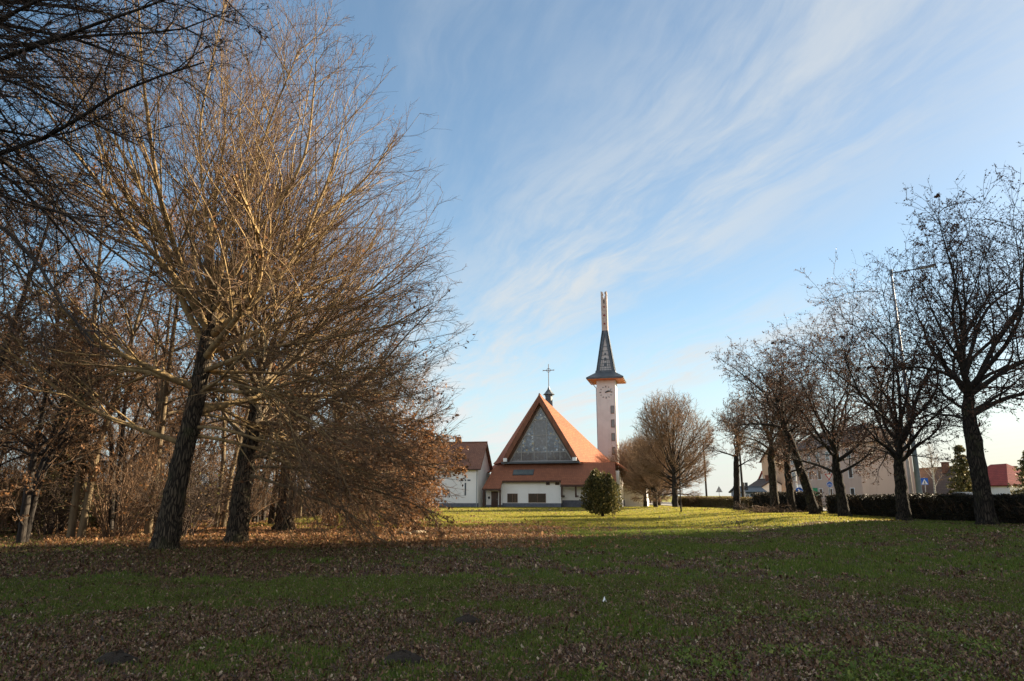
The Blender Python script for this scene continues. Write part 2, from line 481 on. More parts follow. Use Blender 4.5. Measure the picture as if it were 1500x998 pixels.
def furrowed(name, ridge, groove):
    """old oak stem: plates of bark split by long upright furrows"""
    m, T, b = base_mat(name, 0.95, 0.15)
    tcn = T.new('ShaderNodeTexCoord')
    mp = T.new('ShaderNodeMapping')
    mp.inputs['Scale'].default_value = (1, 1, 0.17)
    T.l.new(tcn.outputs['Object'], mp.inputs[0])
    v = T.new('ShaderNodeTexVoronoi', feature='DISTANCE_TO_EDGE')
    wv = T.new('ShaderNodeVectorMath', operation='ADD')
    nz = T.new('ShaderNodeTexNoise'); nz.inputs['Scale'].default_value = 3.0
    T.l.new(mp.outputs[0], nz.inputs['Vector'])
    sc_ = T.new('ShaderNodeVectorMath', operation='SCALE'); sc_.inputs['Scale'].default_value = 0.25
    T.l.new(nz.outputs['Color'], sc_.inputs[0])
    T.l.new(mp.outputs[0], wv.inputs[0]); T.l.new(sc_.outputs[0], wv.inputs[1])
    T.l.new(wv.outputs[0], v.inputs['Vector']); v.inputs['Scale'].default_value = 16
    f = T.smooth(v.outputs['Distance'], 0.02, 0.22)
    n = T.noise(tcn.outputs['Object'], 30, 4, 0.7)
    moss = T.smooth(T.noise(tcn.outputs['Object'], 1.6, 4, 0.6), 0.52, 0.7)
    col = T.mix(f, groove, T.mix(n, ridge, tuple(x * 0.6 for x in ridge)))
    T.l.new(T.mix(T.m('MULTIPLY', moss, 0.45), col, (0.075, 0.08, 0.035)), b.inputs['Base Color'])
    bp = T.new('ShaderNodeBump'); bp.inputs['Strength'].default_value = 1.0; bp.inputs['Distance'].default_value = 0.06
    T.l.new(T.m('ADD', f, T.m('MULTIPLY', n, 0.4)), bp.inputs['Height'])
    T.l.new(bp.outputs[0], b.inputs['Normal'])
    return m
M['oak_stem'] = furrowed('furrowed_oak_stem', (0.125, 0.098, 0.068), (0.022, 0.018, 0.014))  # old oak bark, also darkened to hold the trunk's shade
M['street_stem'] = furrowed('furrowed_street_stem', (0.070, 0.056, 0.043), (0.014, 0.012, 0.010))
# ------------------------------------------------------------------ noise and terrain
def _hash(ix, iy, seed):
    h = (ix.astype(np.int64) * 374761393 + iy.astype(np.int64) * 668265263 + seed * 1442695041) & 0x7fffffff
    h = ((h ^ (h >> 13)) * 1274126177) & 0x7fffffff
    return ((h ^ (h >> 16)) & 0xffff) / 65535.0
def vnoise(x, y, seed=0):
    ix, iy = np.floor(x), np.floor(y)
    fx, fy = x - ix, y - iy
    fx, fy = fx * fx * (3 - 2 * fx), fy * fy * (3 - 2 * fy)
    a, b = _hash(ix, iy, seed), _hash(ix + 1, iy, seed)
    c, d = _hash(ix, iy + 1, seed), _hash(ix + 1, iy + 1, seed)
    return (a * (1 - fx) + b * fx) * (1 - fy) + (c * (1 - fx) + d * fx) * fy
def fbm(x, y, seed=0, octv=4):
    s, a, t = 0.0, 1.0, 0.0
    for k in range(octv):
        s = s + a * vnoise(x * 2 ** k + 17.3 * k, y * 2 ** k - 9.1 * k, seed + k); t += a; a *= 0.55
    return s / t
def sst(v, a, b):
    t = np.clip((v - a) / (b - a), 0, 1)
    return t * t * (3 - 2 * t)
def band(v, a0, a1, b0, b1):
    return sst(v, a0, a1) * (1 - sst(v, b0, b1))
def terrain(x, y):
    x = np.asarray(x, float); y = np.asarray(y, float)
    near = 1 - sst(y, 70, 100)
    h = 0.36 * sst(x, 9.5, 17.0) * near
    h = h + 0.10 * (fbm(x * 0.16, y * 0.16, 5, 3) - 0.5) * band(y, 3, 8, 60, 95)
    h = h + 0.03 * (fbm(x * 0.9, y * 0.9, 8, 3) - 0.5) * (1 - sst(y, 30, 60))
    return h
def gz(x, y):
    return float(terrain(x, y))
def grass_cover(x, y):
    """0 = leaf litter and bare soil, 1 = thick grass"""
    n = fbm(x * 0.55, y * 0.40, 21, 4)
    n2 = fbm(x * 2.1, y * 1.6, 33, 3)
    wob = 3.6 * (fbm(x * 0.30, y * 0.30, 41, 4) - 0.5)
    b = 0.47
    b = b + 0.26 * band(y + wob * 0.6, 9.6, 10.6, 13.5, 15.2) * (1 - sst(x, 1.5, 4.0))
    b = b - 0.50 * sst(y + wob * 0.4, 13.8, 15.8) * (1 - sst(x + wob + (y - 15) * 0.0, -2.0, 3.0)) * (1 - sst(y + wob, 33, 37))
    b = b - 0.30 * band(y, 24, 26, 32 + 0.0, 36) * (1 - sst(x + wob, 3.5, 7.0))
    b = b - 0.12 * band(x, -2, 1, 5, 8) * (1 - sst(y, 11.5, 14))
    b = b + 0.22 * sst(x + wob * 0.5, 0.5, 3.0) * band(y + wob * 0.5, 11.5, 14, 60, 80) * (1 - 0.75 * sst(x, 9, 13) * (1 - sst(y, 24, 30)))
    b = b + 0.42 * sst(y + wob, 34, 38)
    b = b - 0.16 * (1 - sst(y, 8.6, 10.2))
    b = b - 0.9 * (1 - sst(x + wob, -17, -13)) * sst(y, 16, 20)
    n3 = fbm(x * 5.5, y * 4.0, 57, 2)
    return np.clip(b + 1.7 * (n - 0.5) + 1.5 * (n2 - 0.5) + 0.8 * (n3 - 0.5), 0, 1)

def axis(segs):
    out = [segs[0][0]]
    for a, b, st in segs:
        k = max(1, int(round((b - a) / st)))
        out += list(np.linspace(a, b, k + 1)[1:])
    return np.array(out)
gx = axis([(-1500, -300, 150), (-300, -60, 12), (-60, -26, 1.5), (-26, 26, 0.3), (26, 60, 1.5), (60, 300, 12), (300, 1500, 150)])
gy = axis([(-300, -20, 20), (-20, 5, 2.5), (5, 40, 0.3), (40, 110, 0.9), (110, 300, 8), (300, 2500, 120)])
GX, GY = np.meshgrid(gx, gy)
gv = np.stack([GX.ravel(), GY.ravel(), terrain(GX, GY).ravel()], 1)
ni, nj = len(gx), len(gy)
idx = np.arange(ni * nj).reshape(nj, ni)
gf = np.stack([idx[:-1, :-1], idx[:-1, 1:], idx[1:, 1:], idx[1:, :-1]], -1).reshape(-1, 4)

def ground_mat():
    m, T, b = base_mat('park_ground', 0.95, 0.1)
    at = T.new('ShaderNodeAttribute', attribute_name='cover')
    tcn = T.new('ShaderNodeTexCoord')
    v = tcn.outputs['Object']
    n1 = T.noise(v, 1.3, 6, 0.65)
    n2 = T.noise(v, 9.0, 5, 0.7)
    n3 = T.noise(v, 0.12, 3, 0.5)
    soil = T.ramp(n2, [(0.3, (0.028, 0.018, 0.013)), (0.52, (0.075, 0.042, 0.027)), (0.7, (0.13, 0.075, 0.048))])
    turf = T.ramp(n2, [(0.3, (0.03, 0.048, 0.011)), (0.55, (0.065, 0.088, 0.018)), (0.75, (0.115, 0.115, 0.035))])
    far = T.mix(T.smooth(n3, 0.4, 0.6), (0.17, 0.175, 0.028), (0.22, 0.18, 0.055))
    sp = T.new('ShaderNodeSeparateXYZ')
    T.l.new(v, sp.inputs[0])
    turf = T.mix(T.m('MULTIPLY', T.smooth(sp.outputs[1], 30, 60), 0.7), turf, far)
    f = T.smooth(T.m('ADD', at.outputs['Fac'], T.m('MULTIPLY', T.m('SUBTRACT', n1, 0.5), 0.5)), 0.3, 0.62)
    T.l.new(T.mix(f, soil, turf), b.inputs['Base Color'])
    bp = T.new('ShaderNodeBump')
    bp.inputs['Strength'].default_value = 0.7
    bp.inputs['Distance'].default_value = 0.05
    T.l.new(T.noise(v, 22, 4, 0.7), bp.inputs['Height'])
    T.l.new(bp.outputs[0], b.inputs['Normal'])
    return m
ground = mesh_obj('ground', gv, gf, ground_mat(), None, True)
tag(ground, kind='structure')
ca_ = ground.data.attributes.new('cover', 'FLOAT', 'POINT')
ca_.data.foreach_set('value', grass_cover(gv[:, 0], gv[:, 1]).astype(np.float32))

# street behind the hedge, its kerbs, and the path through the hedge gap
def strip(name, x0, x1, y0, y1, z, mat, step=4.0, thick=0.0):
    ys = np.arange(y0, y1 + 0.01, step)
    mb = MB()
    for i in range(len(ys) - 1):
        a, c = ys[i], ys[i + 1]
        za = [gz(x, yy) + z for x, yy in ((x0, a), (x1, a), (x1, c), (x0, c))]
        zt = max(za) if thick else None
        mb.add([(x0, a, za[0]), (x1, a, za[1]), (x1, c, za[2]), (x0, c, za[3])], [(0, 1, 2, 3)])
        if thick:
            mb.add([(x0, a, za[0]), (x0, c, za[3]), (x0, c, za[3] - thick), (x0, a, za[0] - thick)], [(0, 1, 2, 3)])
            mb.add([(x1, a, za[1]), (x1, c, za[2]), (x1, c, za[2] - thick), (x1, a, za[1] - thick)], [(3, 2, 1, 0)])
    return tag(mb.build(name, mat), kind='structure')
strip('road', 27.2, 34.0, -20, 240, 0.02, M['asphalt'])
strip('kerb', 27.0, 27.2, -20, 240, 0.12, M['paving'], thick=0.2)
strip('kerb', 34.0, 34.2, -20, 240, 0.12, M['paving'], thick=0.2)
strip('pavement', 24.4, 26.99, -20, 240, 0.10, M['paving'], thick=0.2)
strip('pavement', 34.21, 36.4, -20, 240, 0.10, M['paving'], thick=0.2)
strip('car_park', 14.0, 25.0, 128, 152, 0.03, M['asphalt'])
# ------------------------------------------------------------------ church
def disc(mb, c, r, n=20, th=0.05, axis='y'):
    """flat round plate facing -y"""
    pts = [(c[0] + r * math.cos(2 * math.pi * k / n), c[1], c[2] + r * math.sin(2 * math.pi * k / n)) for k in range(n)]
    return mb.extrude(pts, (0, -th, 0))
def window_on(parent, x, y, z0, w, h, frame, pane, bars=(), fr=0.07, name='window'):
    """window on a wall whose face is at local y looking to -y; frame stands proud, pane is set into it"""
    fb = MB()
    fb.box(x - w / 2, y - 0.06, z0, x - w / 2 + fr, y + 0.05, z0 + h)
    fb.box(x + w / 2 - fr, y - 0.06, z0, x + w / 2, y + 0.05, z0 + h)
    fb.box(x - w / 2 + fr, y - 0.06, z0, x + w / 2 - fr, y + 0.05, z0 + fr)
    fb.box(x - w / 2 + fr, y - 0.06, z0 + h - fr, x + w / 2 - fr, y + 0.05, z0 + h)
    for b in bars:
        fb.box(x + b * w - fr / 2, y - 0.055, z0 + fr, x + b * w + fr / 2, y + 0.05, z0 + h - fr)
    f = fb.build(name, frame, parent)
    MB().box(x - w / 2 + fr, y - 0.015, z0 + fr, x + w / 2 - fr, y + 0.04, z0 + h - fr).build('pane', pane, f)
    return f

CH_ROT = R(-14)
church = thing('church', 'white church with a steep orange tent roof and a triangular glass gable', 'church', (4.2, 100, 0), CH_ROT)
wall = MB()
wall.box(-5.2, -2.0, 0.55, 3.2, 1.5, 4.05)
wall.box(3.2, -1.0, 0.95, 11.2, 13, 4.95)
wall.box(-7.5, -2.4, 0.3, -5.2, 6, 3.45)
hexa = [(-5.3, 0.3), (5.3, 0.3), (8.9, 8), (5.3, 15.7), (-5.3, 15.7), (-8.9, 8)]
wall.extrude([(x, y, 0.3) for x, y in hexa], (0, 0, 5.95))
wall.build('wall', M['white_wall'], church)
pl = MB()
pl.box(-5.22, -2.05, -0.3, 3.19, 1.5, 0.55)
pl.box(3.19, -1.05, -0.3, 11.22, 13, 0.95)
pl.box(-7.52, -2.45, -0.3, -5.22, 6, 0.30)
pl.build('plinth', M['plinth'], church)
# tent roof
P, A = (0, -0.85, 16.1), (0, 6.5, 15.15)
VR, VL, RR, LL = (5.8, -0.85, 6.25), (-5.8, -0.85, 6.25), (9.3, 8, 6.45), (-9.3, 8, 6.45)
BR, BL = (5.6, 16.2, 6.4), (-5.6, 16.2, 6.4)
rf = MB()
for tri in ((P, VR, RR), (P, RR, A), (A, RR, BR), (A, BR, BL), (A, BL, LL), (A, LL, P), (P, LL, VL)):
    rf.slab(tri, 0.22)
roof = rf.build('roof', M['roof'], church)
# ridge caps
rc = MB()
for a, b in ((P, A), (A, RR), (A, LL), (A, BR), (A, BL)):
    rc.tube(Vector(a) + Vector((0, 0, 0.03)), Vector(b) + Vector((0, 0, 0.03)), 0.11, n=8)
rc.build('ridge_tiles', M['house_roof'], roof)
# verge boards on the glass gable
vb = MB()
for s in (-1, 1):
    vb.extrude([(0, -1.0, 16.08), (s * 5.82, -1.0, 6.2), (s * 5.1, -1.0, 6.2), (0, -1.0, 14.85)], (0, 0.5, 0))
vb.build('verge_board', M['wood'], church)
gb = MB()
gb.extrude([(-5.35, 0.02, 6.3), (5.35, 0.02, 6.3), (0, 0.02, 15.3)], (0, 0.3, 0))
gb.build('gable_boards', M['brown_frame'], church)
gw = mesh_obj('gable_window', [(-4.55, -0.06, 6.45), (4.55, -0.06, 6.45), (0, -0.06, 14.1), (-4.55, 0.0, 6.45), (4.55, 0.0, 6.45), (0, 0.0, 14.1)],
              [(0, 1, 2), (5, 4, 3), (0, 3, 4, 1), (1, 4, 5, 2), (2, 5, 3, 0)], M['stained'], church)
mu = MB()
def zat(u): return 14.1 - abs(u) * 7.65 / 4.55
for u in (-2.9, -1.0, 0.9, 2.8):
    mu.box(u - 0.05, -0.13, 6.5, u + 0.05, -0.02, zat(u) - 0.05)
for z in (7.75, 10.15, 12.35):
    hw = (14.1 - z) * 4.55 / 7.65
    mu.box(-hw, -0.12, z - 0.045, hw, -0.03, z + 0.045)
mu.box(-4.6, -0.15, 6.38, 4.6, -0.01, 6.52)
for s in (-1, 1):
    mu.extrude([(s * 4.68, -0.14, 6.4), (s * 4.5, -0.14, 6.4), (0, -0.14, 13.98), (0, -0.14, 14.3)], (0, 0.12, 0))
mu.build('mullions', plain('dull_grey_mullions', (0.32, 0.31, 0.29), (0.26, 0.25, 0.235), 4, 0.6), gw)
MB().box(-5.7, -1.05, 6.08, 5.7, -0.1, 6.33).build('gutter', M['slate'], church)
for s in (-1, 1):
    f = MB().box(s * 5.05 - 0.27, -1.35, 6.36, s * 5.05 + 0.27, -1.06, 6.86).build('floodlight', M['white_paint'], church)
    MB().box(s * 5.05 - 0.06, -1.05, 6.3, s * 5.05 + 0.06, -0.95, 6.5).build('bracket', M['black'], f)
# lower front roof, one plane with a stepped eave
def fr(u, v): return (u, v, 6.15 + v)
lr = MB()
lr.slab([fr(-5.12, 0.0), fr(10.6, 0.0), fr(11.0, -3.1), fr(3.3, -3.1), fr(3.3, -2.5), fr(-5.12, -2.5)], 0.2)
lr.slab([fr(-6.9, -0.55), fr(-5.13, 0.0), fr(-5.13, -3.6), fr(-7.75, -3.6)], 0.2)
lower = lr.build('lower_roof', M['shaded_roof'], church)
fa = MB()
fa.box(-5.12, -2.62, 3.38, 3.28, -2.53, 3.62)
fa.box(3.32, -3.22, 2.76, 11.05, -3.13, 3.02)
fa.box(-7.75, -3.72, 2.28, -5.13, -3.63, 2.52)
fa.build('gutter', M['dark_wood'], lower)
# hipped roofs on both flanks
fl = MB()
fl.slab([(10.64, 0.0, 6.2), (10.64, 12, 6.2), (12.5, 12.4, 4.95), (12.5, -0.3, 4.95)], 0.18)
fl.slab([(9.2, 0.4, 6.2), (9.2, 12.0, 6.2), (10.65, 12, 6.22), (10.65, 0.4, 6.22)], 0.15)
fl.slab([(11.2, 7.0, 5.1), (11.2, 13.0, 5.1), (15.2, 13.6, 3.5), (15.2, 5.6, 3.5)], 0.18)
fl.slab([(11.2, 7.0, 5.1), (15.2, 5.6, 3.5), (11.2, 5.6, 3.5)], 0.18)
fl.build('side_roof', M['roof'], church)
MB().slab([(-5.8, 0.3, 6.1), (-9.3, 8, 6.3), (-11.0, 8.2, 5.0), (-7.6, -0.6, 5.0)], 0.18).build('side_roof', M['roof'], church)
MB().box(11.22, 6.2, -0.3, 14.4, 13, 3.4).build('annex_wall', M['white_wall'], church)
# skylights
sk = MB()
def slope_box(mb, u0, u1, v0, v1, off, th):
    n = Vector((0, -1, 1)).normalized()
    pts = [Vector(fr(u0, v0)) + n * off, Vector(fr(u1, v0)) + n * off, Vector(fr(u1, v1)) + n * off, Vector(fr(u0, v1)) + n * off]
    mb.extrude(pts, n * th)
slope_box(sk, -3.8, -0.8, -1.75, -1.0, -0.05, 0.15)
skf = sk.build('skylight', M['slate'], church)
for k in range(4):
    pb = MB()
    slope_box(pb, -3.7 + k * 0.72, -3.7 + k * 0.72 + 0.6, -1.66, -1.1, 0.09, 0.04)
    pb.build('pane', M['teal_pane'], skf)
# windows, doorway, posts
window_on(church, -3.75, -2.0, 0.62, 1.5, 1.25, M['brown_frame'], M['warm_pane'], (0.0, 0.25))
window_on(church, -0.2, -2.0, 0.62, 2.5, 1.25, M['brown_frame'], M['warm_pane'], (0.02,))
window_on(church, 1.35, -2.0, 3.02, 0.55, 0.55, M['brown_frame'], M['warm_pane'])
window_on(church, 2.7, -2.0, 3.02, 0.6, 0.55, M['brown_frame'], M['warm_pane'])
dr = MB()
dr.box(-6.75, -2.46, 0.02, -5.75, -2.36, 2.15)
door = dr.build('door', M['dark_wood'], church)
for k in range(3):
    MB().box(-6.58 + k * 0.26, -2.49, 0.95, -6.43 + k * 0.26, -2.44, 1.95).build('pane', M['pane'], door)
MB().box(-5.9, -2.53, 1.0, -5.84, -2.46, 1.15).build('handle', M['metal'], door)
for u, v, h in ((-7.55, -3.4, 2.4), (-5.2, -3.4, 2.4)):
    MB().box(u - 0.12, v - 0.1, 0, u + 0.12, v + 0.1, h).build('post', M['dark_wood'], church)
for u in (3.45, 5.4, 7.6):
    pb = MB()
    pb.box(u - 0.11, -2.9, 1.35, u + 0.11, -2.7, 3.0)
    pb.box(u - 0.09, -2.7, 1.4, u + 0.09, -1.03, 1.6)
    pb.build('bracket_post', M['dark_wood'], church)
bx = MB().box(-7.2, -2.5, 1.15, -6.95, -2.42, 1.45)
bx.build('notice_box', M['black'], church)
disc(MB(), (-5.45, -2.45, 1.4), 0.14).build('wall_plate', M['slate'], church)
lp = MB(); lp.ball((-5.6, -2.62, 2.35), 0.13); lp.box(-5.65, -2.6, 2.3, -5.55, -2.4, 2.4)
lp.build('porch_lamp', M['black'], church)
# lantern turret and cross
lt = MB()
lt.lathe([(0.62, 14.4), (0.55, 16.7), (0.62, 16.75), (0.62, 17.0)], 8, (0, 6.5, 0))
lt.lathe([(0.95, 17.0), (0.60, 17.35), (0.22, 17.85), (0.07, 18.3)], 8, (0, 6.5, 0))
lantern = lt.build('lantern', M['slate'], church)
cr = MB()
cr.tube((0, 6.5, 18.2), (0, 6.5, 21.9), 0.055, 0.05)
cr.tube((-0.88, 6.5, 20.9), (0.88, 6.5, 20.9), 0.055)
n = 20
for k in range(n):
    a0, a1 = 2 * math.pi * k / n, 2 * math.pi * (k + 1) / n
    cr.tube((0.3 * math.cos(a0), 6.5, 20.9 + 0.3 * math.sin(a0)), (0.3 * math.cos(a1), 6.5, 20.9 + 0.3 * math.sin(a1)), 0.04, n=6)
for s in (-1, 1):
    cr.box(s * 0.88 - 0.03, 6.45, 20.78, s * 0.88 + 0.03, 6.55, 21.02)
cr.build('cross', M['brown_frame'], lantern)

# ------------------------------------------------------------------ bell tower
tower = thing('bell_tower', 'tall slim pale bell tower with a clock and a dark needle spire', 'tower', (15.85, 113, 0), R(-14))
tower.scale = (1.076, 1.076, 1.076)
HW = 1.43
MB().box(-HW, -HW, -0.3, HW, HW, 18.758).build('shaft', M['tower_wall'], tower)
fy = -HW
for k, zc in enumerate((14.2, 12.1, 10.05, 8.0)):
    window_on(tower, 0.88, fy, zc - 0.6, 0.52, 1.2, M['brown_frame'], M['warm_pane'])
clock = disc(MB(), (0, fy - 0.002, 16.9), 0.09, 14, 0.05).build('clock', M['black'], tower)
for k in range(12):
    g = math.pi / 2 - k * math.pi / 6
    r0, r1, w = (0.72, 0.98, 0.06) if k % 3 == 0 else (0.78, 0.96, 0.045)
    d = Vector((math.cos(g), 0, math.sin(g))); q = Vector((-d.z, 0, d.x))
    c = Vector((0, fy - 0.002, 16.9))
    MB().extrude([c + d * r0 - q * w, c + d * r1 - q * w, c + d * r1 + q * w, c + d * r0 + q * w], (0, -0.05, 0)).build('hour_mark', M['black'], clock)
for ang, ln, w in ((66, 0.55, 0.075), (76, 0.88, 0.055)):
    g = math.pi / 2 - R(ang)
    d = Vector((math.cos(g), 0, math.sin(g))); q = Vector((-d.z, 0, d.x))
    c = Vector((0, fy - 0.06 - w * 0.4, 16.9))
    hb = MB()
    hb.extrude([c - d * 0.14 - q * w, c + d * ln * 0.7 - q * w * 1.4, c + d * ln, c + d * ln * 0.7 + q * w * 1.4, c - d * 0.14 + q * w], (0, -0.02, 0))
    hb.build('clock_hand', M['black'], clock)
def frustum(mb, h0, z0, h1, z1):
    vs = [(sx * h0, sy * h0, z0) for sx, sy in ((-1, -1), (1, -1), (1, 1), (-1, 1))] + [(sx * h1, sy * h1, z1) for sx, sy in ((-1, -1), (1, -1), (1, 1), (-1, 1))]
    return mb.add(vs, [(3, 2, 1, 0), (4, 5, 6, 7), (0, 1, 5, 4), (1, 2, 6, 5), (2, 3, 7, 6), (3, 0, 4, 7)])
frustum(MB(), 2.72, 18.76, 2.72, 18.84).build('soffit', M['orange_wood'], tower)
cap = MB()
frustum(cap, 2.82, 18.845, 2.84, 19.06)
frustum(cap, 2.84, 19.062, 1.55, 19.95)
frustum(cap, 1.55, 19.952, 1.5, 20.3)
cap.build('cap_roof', M['slate'], tower)
# needle: four leaning corner legs with glazed lattice between
def prof(z): return 1.42 + (0.46 - 1.42) * (z - 20.3) / (26.9 - 20.3)
spire = MB()
zs0, zs1 = 20.3, 26.9
for q in range(4):
    rot = Matrix.Rotation(q * math.pi / 2, 3, 'Z')
    for s in (-1, 1):
        a0, a1 = prof(zs0), prof(zs1)
        pts = [(s * a0, -a0, zs0), (s * (a0 - 0.5), -a0, zs0), (s * 0.02, -prof(26.0), 26.0), (s * 0.02, -a1, zs1), (s * a1, -a1, zs1)]
        spire.extrude([rot @ Vector(p) for p in pts], rot @ Vector((0, 0.22, 0)))
sp_o = spire.build('spire', M['slate'], tower)
lat = MB()
frustum(lat, prof(20.3) - 0.2, 20.3, prof(26.2) - 0.2, 26.2)
lat.build('spire_glass', M['frame_grey'], sp_o)
rung = MB()
for q in range(4):
    rot = Matrix.Rotation(q * math.pi / 2, 3, 'Z')
    for z in (20.6, 21.0, 21.4, 22.1, 22.8, 23.5, 24.2):
        p_ = prof(z) - 0.19
        rung.extrude([rot @ Vector(v) for v in ((-p_, -p_ - 0.03, z - 0.035), (p_, -p_ - 0.03, z - 0.035), (p_, -p_ - 0.03, z + 0.035), (-p_, -p_ - 0.03, z + 0.035))], rot @ Vector((0, 0.05, 0)))
    for x in (-0.6, -0.25, 0.25, 0.6):
        rung.extrude([rot @ Vector(v) for v in ((x - 0.03, -prof(20.3) + 0.155, 20.3), (x + 0.03, -prof(20.3) + 0.155, 20.3), (x * 0.62 + 0.03, -prof(22.2) + 0.155, 22.2), (x * 0.62 - 0.03, -prof(22.2) + 0.155, 22.2))], rot @ Vector((0, 0.05, 0)))
    for z, r in ((21.25, 0.30), (22.15, 0.25), (23.0, 0.19)):
        c = Vector((0, -prof(z) + 0.13, z))
        pts = [rot @ (c + Vector((r * x, 0, r * y))) for x, y in ((-1, -1), (1, -1), (0.6, 0.1), (0.85, 0.4), (0, 1.15), (-0.85, 0.4), (-0.6, 0.1))]
        rung.extrude(pts, rot @ Vector((0, 0.05, 0)))
rung.build('spire_lattice', M['slate'], sp_o)
# carved stone head on the needle
hd = MB()
for q in range(4):
    rot = Matrix.Rotation(q * math.pi / 2, 3, 'Z')
    pts = [(0, -0.47, 26.35), (0.45, -0.47, 26.95), (0.45, -0.47, 33.3), (0.13, -0.47, 33.15), (0.11, -0.47, 32.85), (0.27, -0.47, 32.8), (0.27, -0.47, 32.55), (0.11, -0.47, 32.5), (0.09, -0.47, 32.1),
           (-0.09, -0.47, 32.1), (-0.11, -0.47, 32.5), (-0.27, -0.47, 32.55), (-0.27, -0.47, 32.8), (-0.11, -0.47, 32.85), (-0.13, -0.47, 33.15), (-0.45, -0.47, 33.3), (-0.45, -0.47, 26.95)]
    hd.extrude([rot @ Vector(p) for p in pts], rot @ Vector((0, 0.12, 0)))
hd.box(-0.3, -0.3, 26.4, 0.3, 0.3, 31.2)
head = hd.build('spire_head', M['stone'], tower)
for z, r in ((27.95, 0.14), (29.3, 0.17), (30.7, 0.13)):
    disc(MB(), (0, -0.472, z), r, 14, 0.06).build('boss', M['red_boss'], head)
MB().box(-0.09, -0.49, 31.25, 0.09, -0.46, 31.85).build('slot', M['black'], head)
dp = MB()
dp.tube((-HW - 0.06, -HW + 0.1, 0), (-HW - 0.06, -HW + 0.1, 17.6), 0.06)
dp.tube((-HW - 0.06, -HW + 0.1, 17.6), (-2.4, -2.0, 18.75), 0.06)
dp.build('downpipe', M['metal'], tower)

# ------------------------------------------------------------------ houses
def gable_house(name, label, loc, rz, w, d, he, hr, wallm, roofm, over=0.45, cat='house', group=None, gable_over=0.3):
    """long side looks to local -y, ridge along local x; origin = front left corner at the ground"""
    t = thing(name, label, cat, loc, rz, group)
    wb = MB()
    wb.extrude([(0, 0, -0.3), (0, d, -0.3), (0, d, he), (0, d / 2, hr - 0.12), (0, 0, he)], (w, 0, 0))
    wb.build('wall', wallm, t)
    sl = (hr - he) / (d / 2)
    rb = MB()
    rb.slab([(-gable_over, -over, he - over * sl + 0.05), (w + gable_over, -over, he - over * sl + 0.05), (w + gable_over, d / 2, hr + 0.05), (-gable_over, d / 2, hr + 0.05)], 0.2)
    rb.slab([(-gable_over, d + over, he - over * sl + 0.05), (w + gable_over, d + over, he - over * sl + 0.05), (w + gable_over, d / 2 + 0.003, hr + 0.05), (-gable_over, d / 2 + 0.003, hr + 0.05)], 0.2)
    rb.tube((-gable_over, d / 2, hr + 0.07), (w + gable_over, d / 2, hr + 0.07), 0.12, n=8)
    rf_ = rb.build('roof', roofm, t)
    return t, rf_
def chimney(roof, x, y, z0, z1, mat=None, s=0.35):
    cb = MB().box(x - s, y - s, z0, x + s, y + s, z1)
    cb.box(x - s - 0.06, y - s - 0.06, z1 + 0.002, x + s + 0.06, y + s + 0.06, z1 + 0.15)
    cb.build('chimney', mat or M['house_roof'], roof)
house, hroof = gable_house('parish_house', 'long white two storey house with brown tiled roof joined to church side', (-4.8 - 20 * math.cos(R(10)), 98.2 + 20 * math.sin(R(10)), 0), R(-10), 20, 8.2, 5.6, 9.25, M['white_wall'], M['house_roof'], gable_over=0.45)
chimney(hroof, 15.9, 4.3, 8.6, 10.0)
MB().box(0.01, -0.05, -0.3, 20.03, 0.4, 0.55).build('plinth', M['plinth'], house)
for x in (2.0, 5.0, 8.5, 12.0, 15.6):
    window_on(house, x, 0, 4.3, 1.0, 0.75, M['frame_grey'], M['pane'], (0,))
for x in (2.0, 5.0, 8.5, 13.3, 15.4):
    window_on(house, x, 0, 1.7, 1.1, 0.75, M['frame_grey'], M['pane'], (0,))
cw = MB()
for x0, x1, z0, z1 in ((-.1, .1, 0, 1.75), (-.1, .1, 2.0, 2.2), (-.1, .1, 2.45, 2.85), (.3, .72, 2.0, 2.2), (-.72, -.3, 2.0, 2.2)):
    cw.box(18.2 + x0, -0.05, 1.6 + z0, 18.2 + x1, 0.03, 1.6 + z1)
cw.build('cross_window', M['slate'], house)
dpp = MB(); dpp.tube((19.85, -0.12, 0), (19.85, -0.12, 5.2), 0.06); dpp.build('downpipe', M['metal'], house)
gg = MB(); gg.tube((-0.4, -0.55, 5.17), (20.4, -0.55, 5.17), 0.09); gg.build('gutter', M['dark_wood'], house)

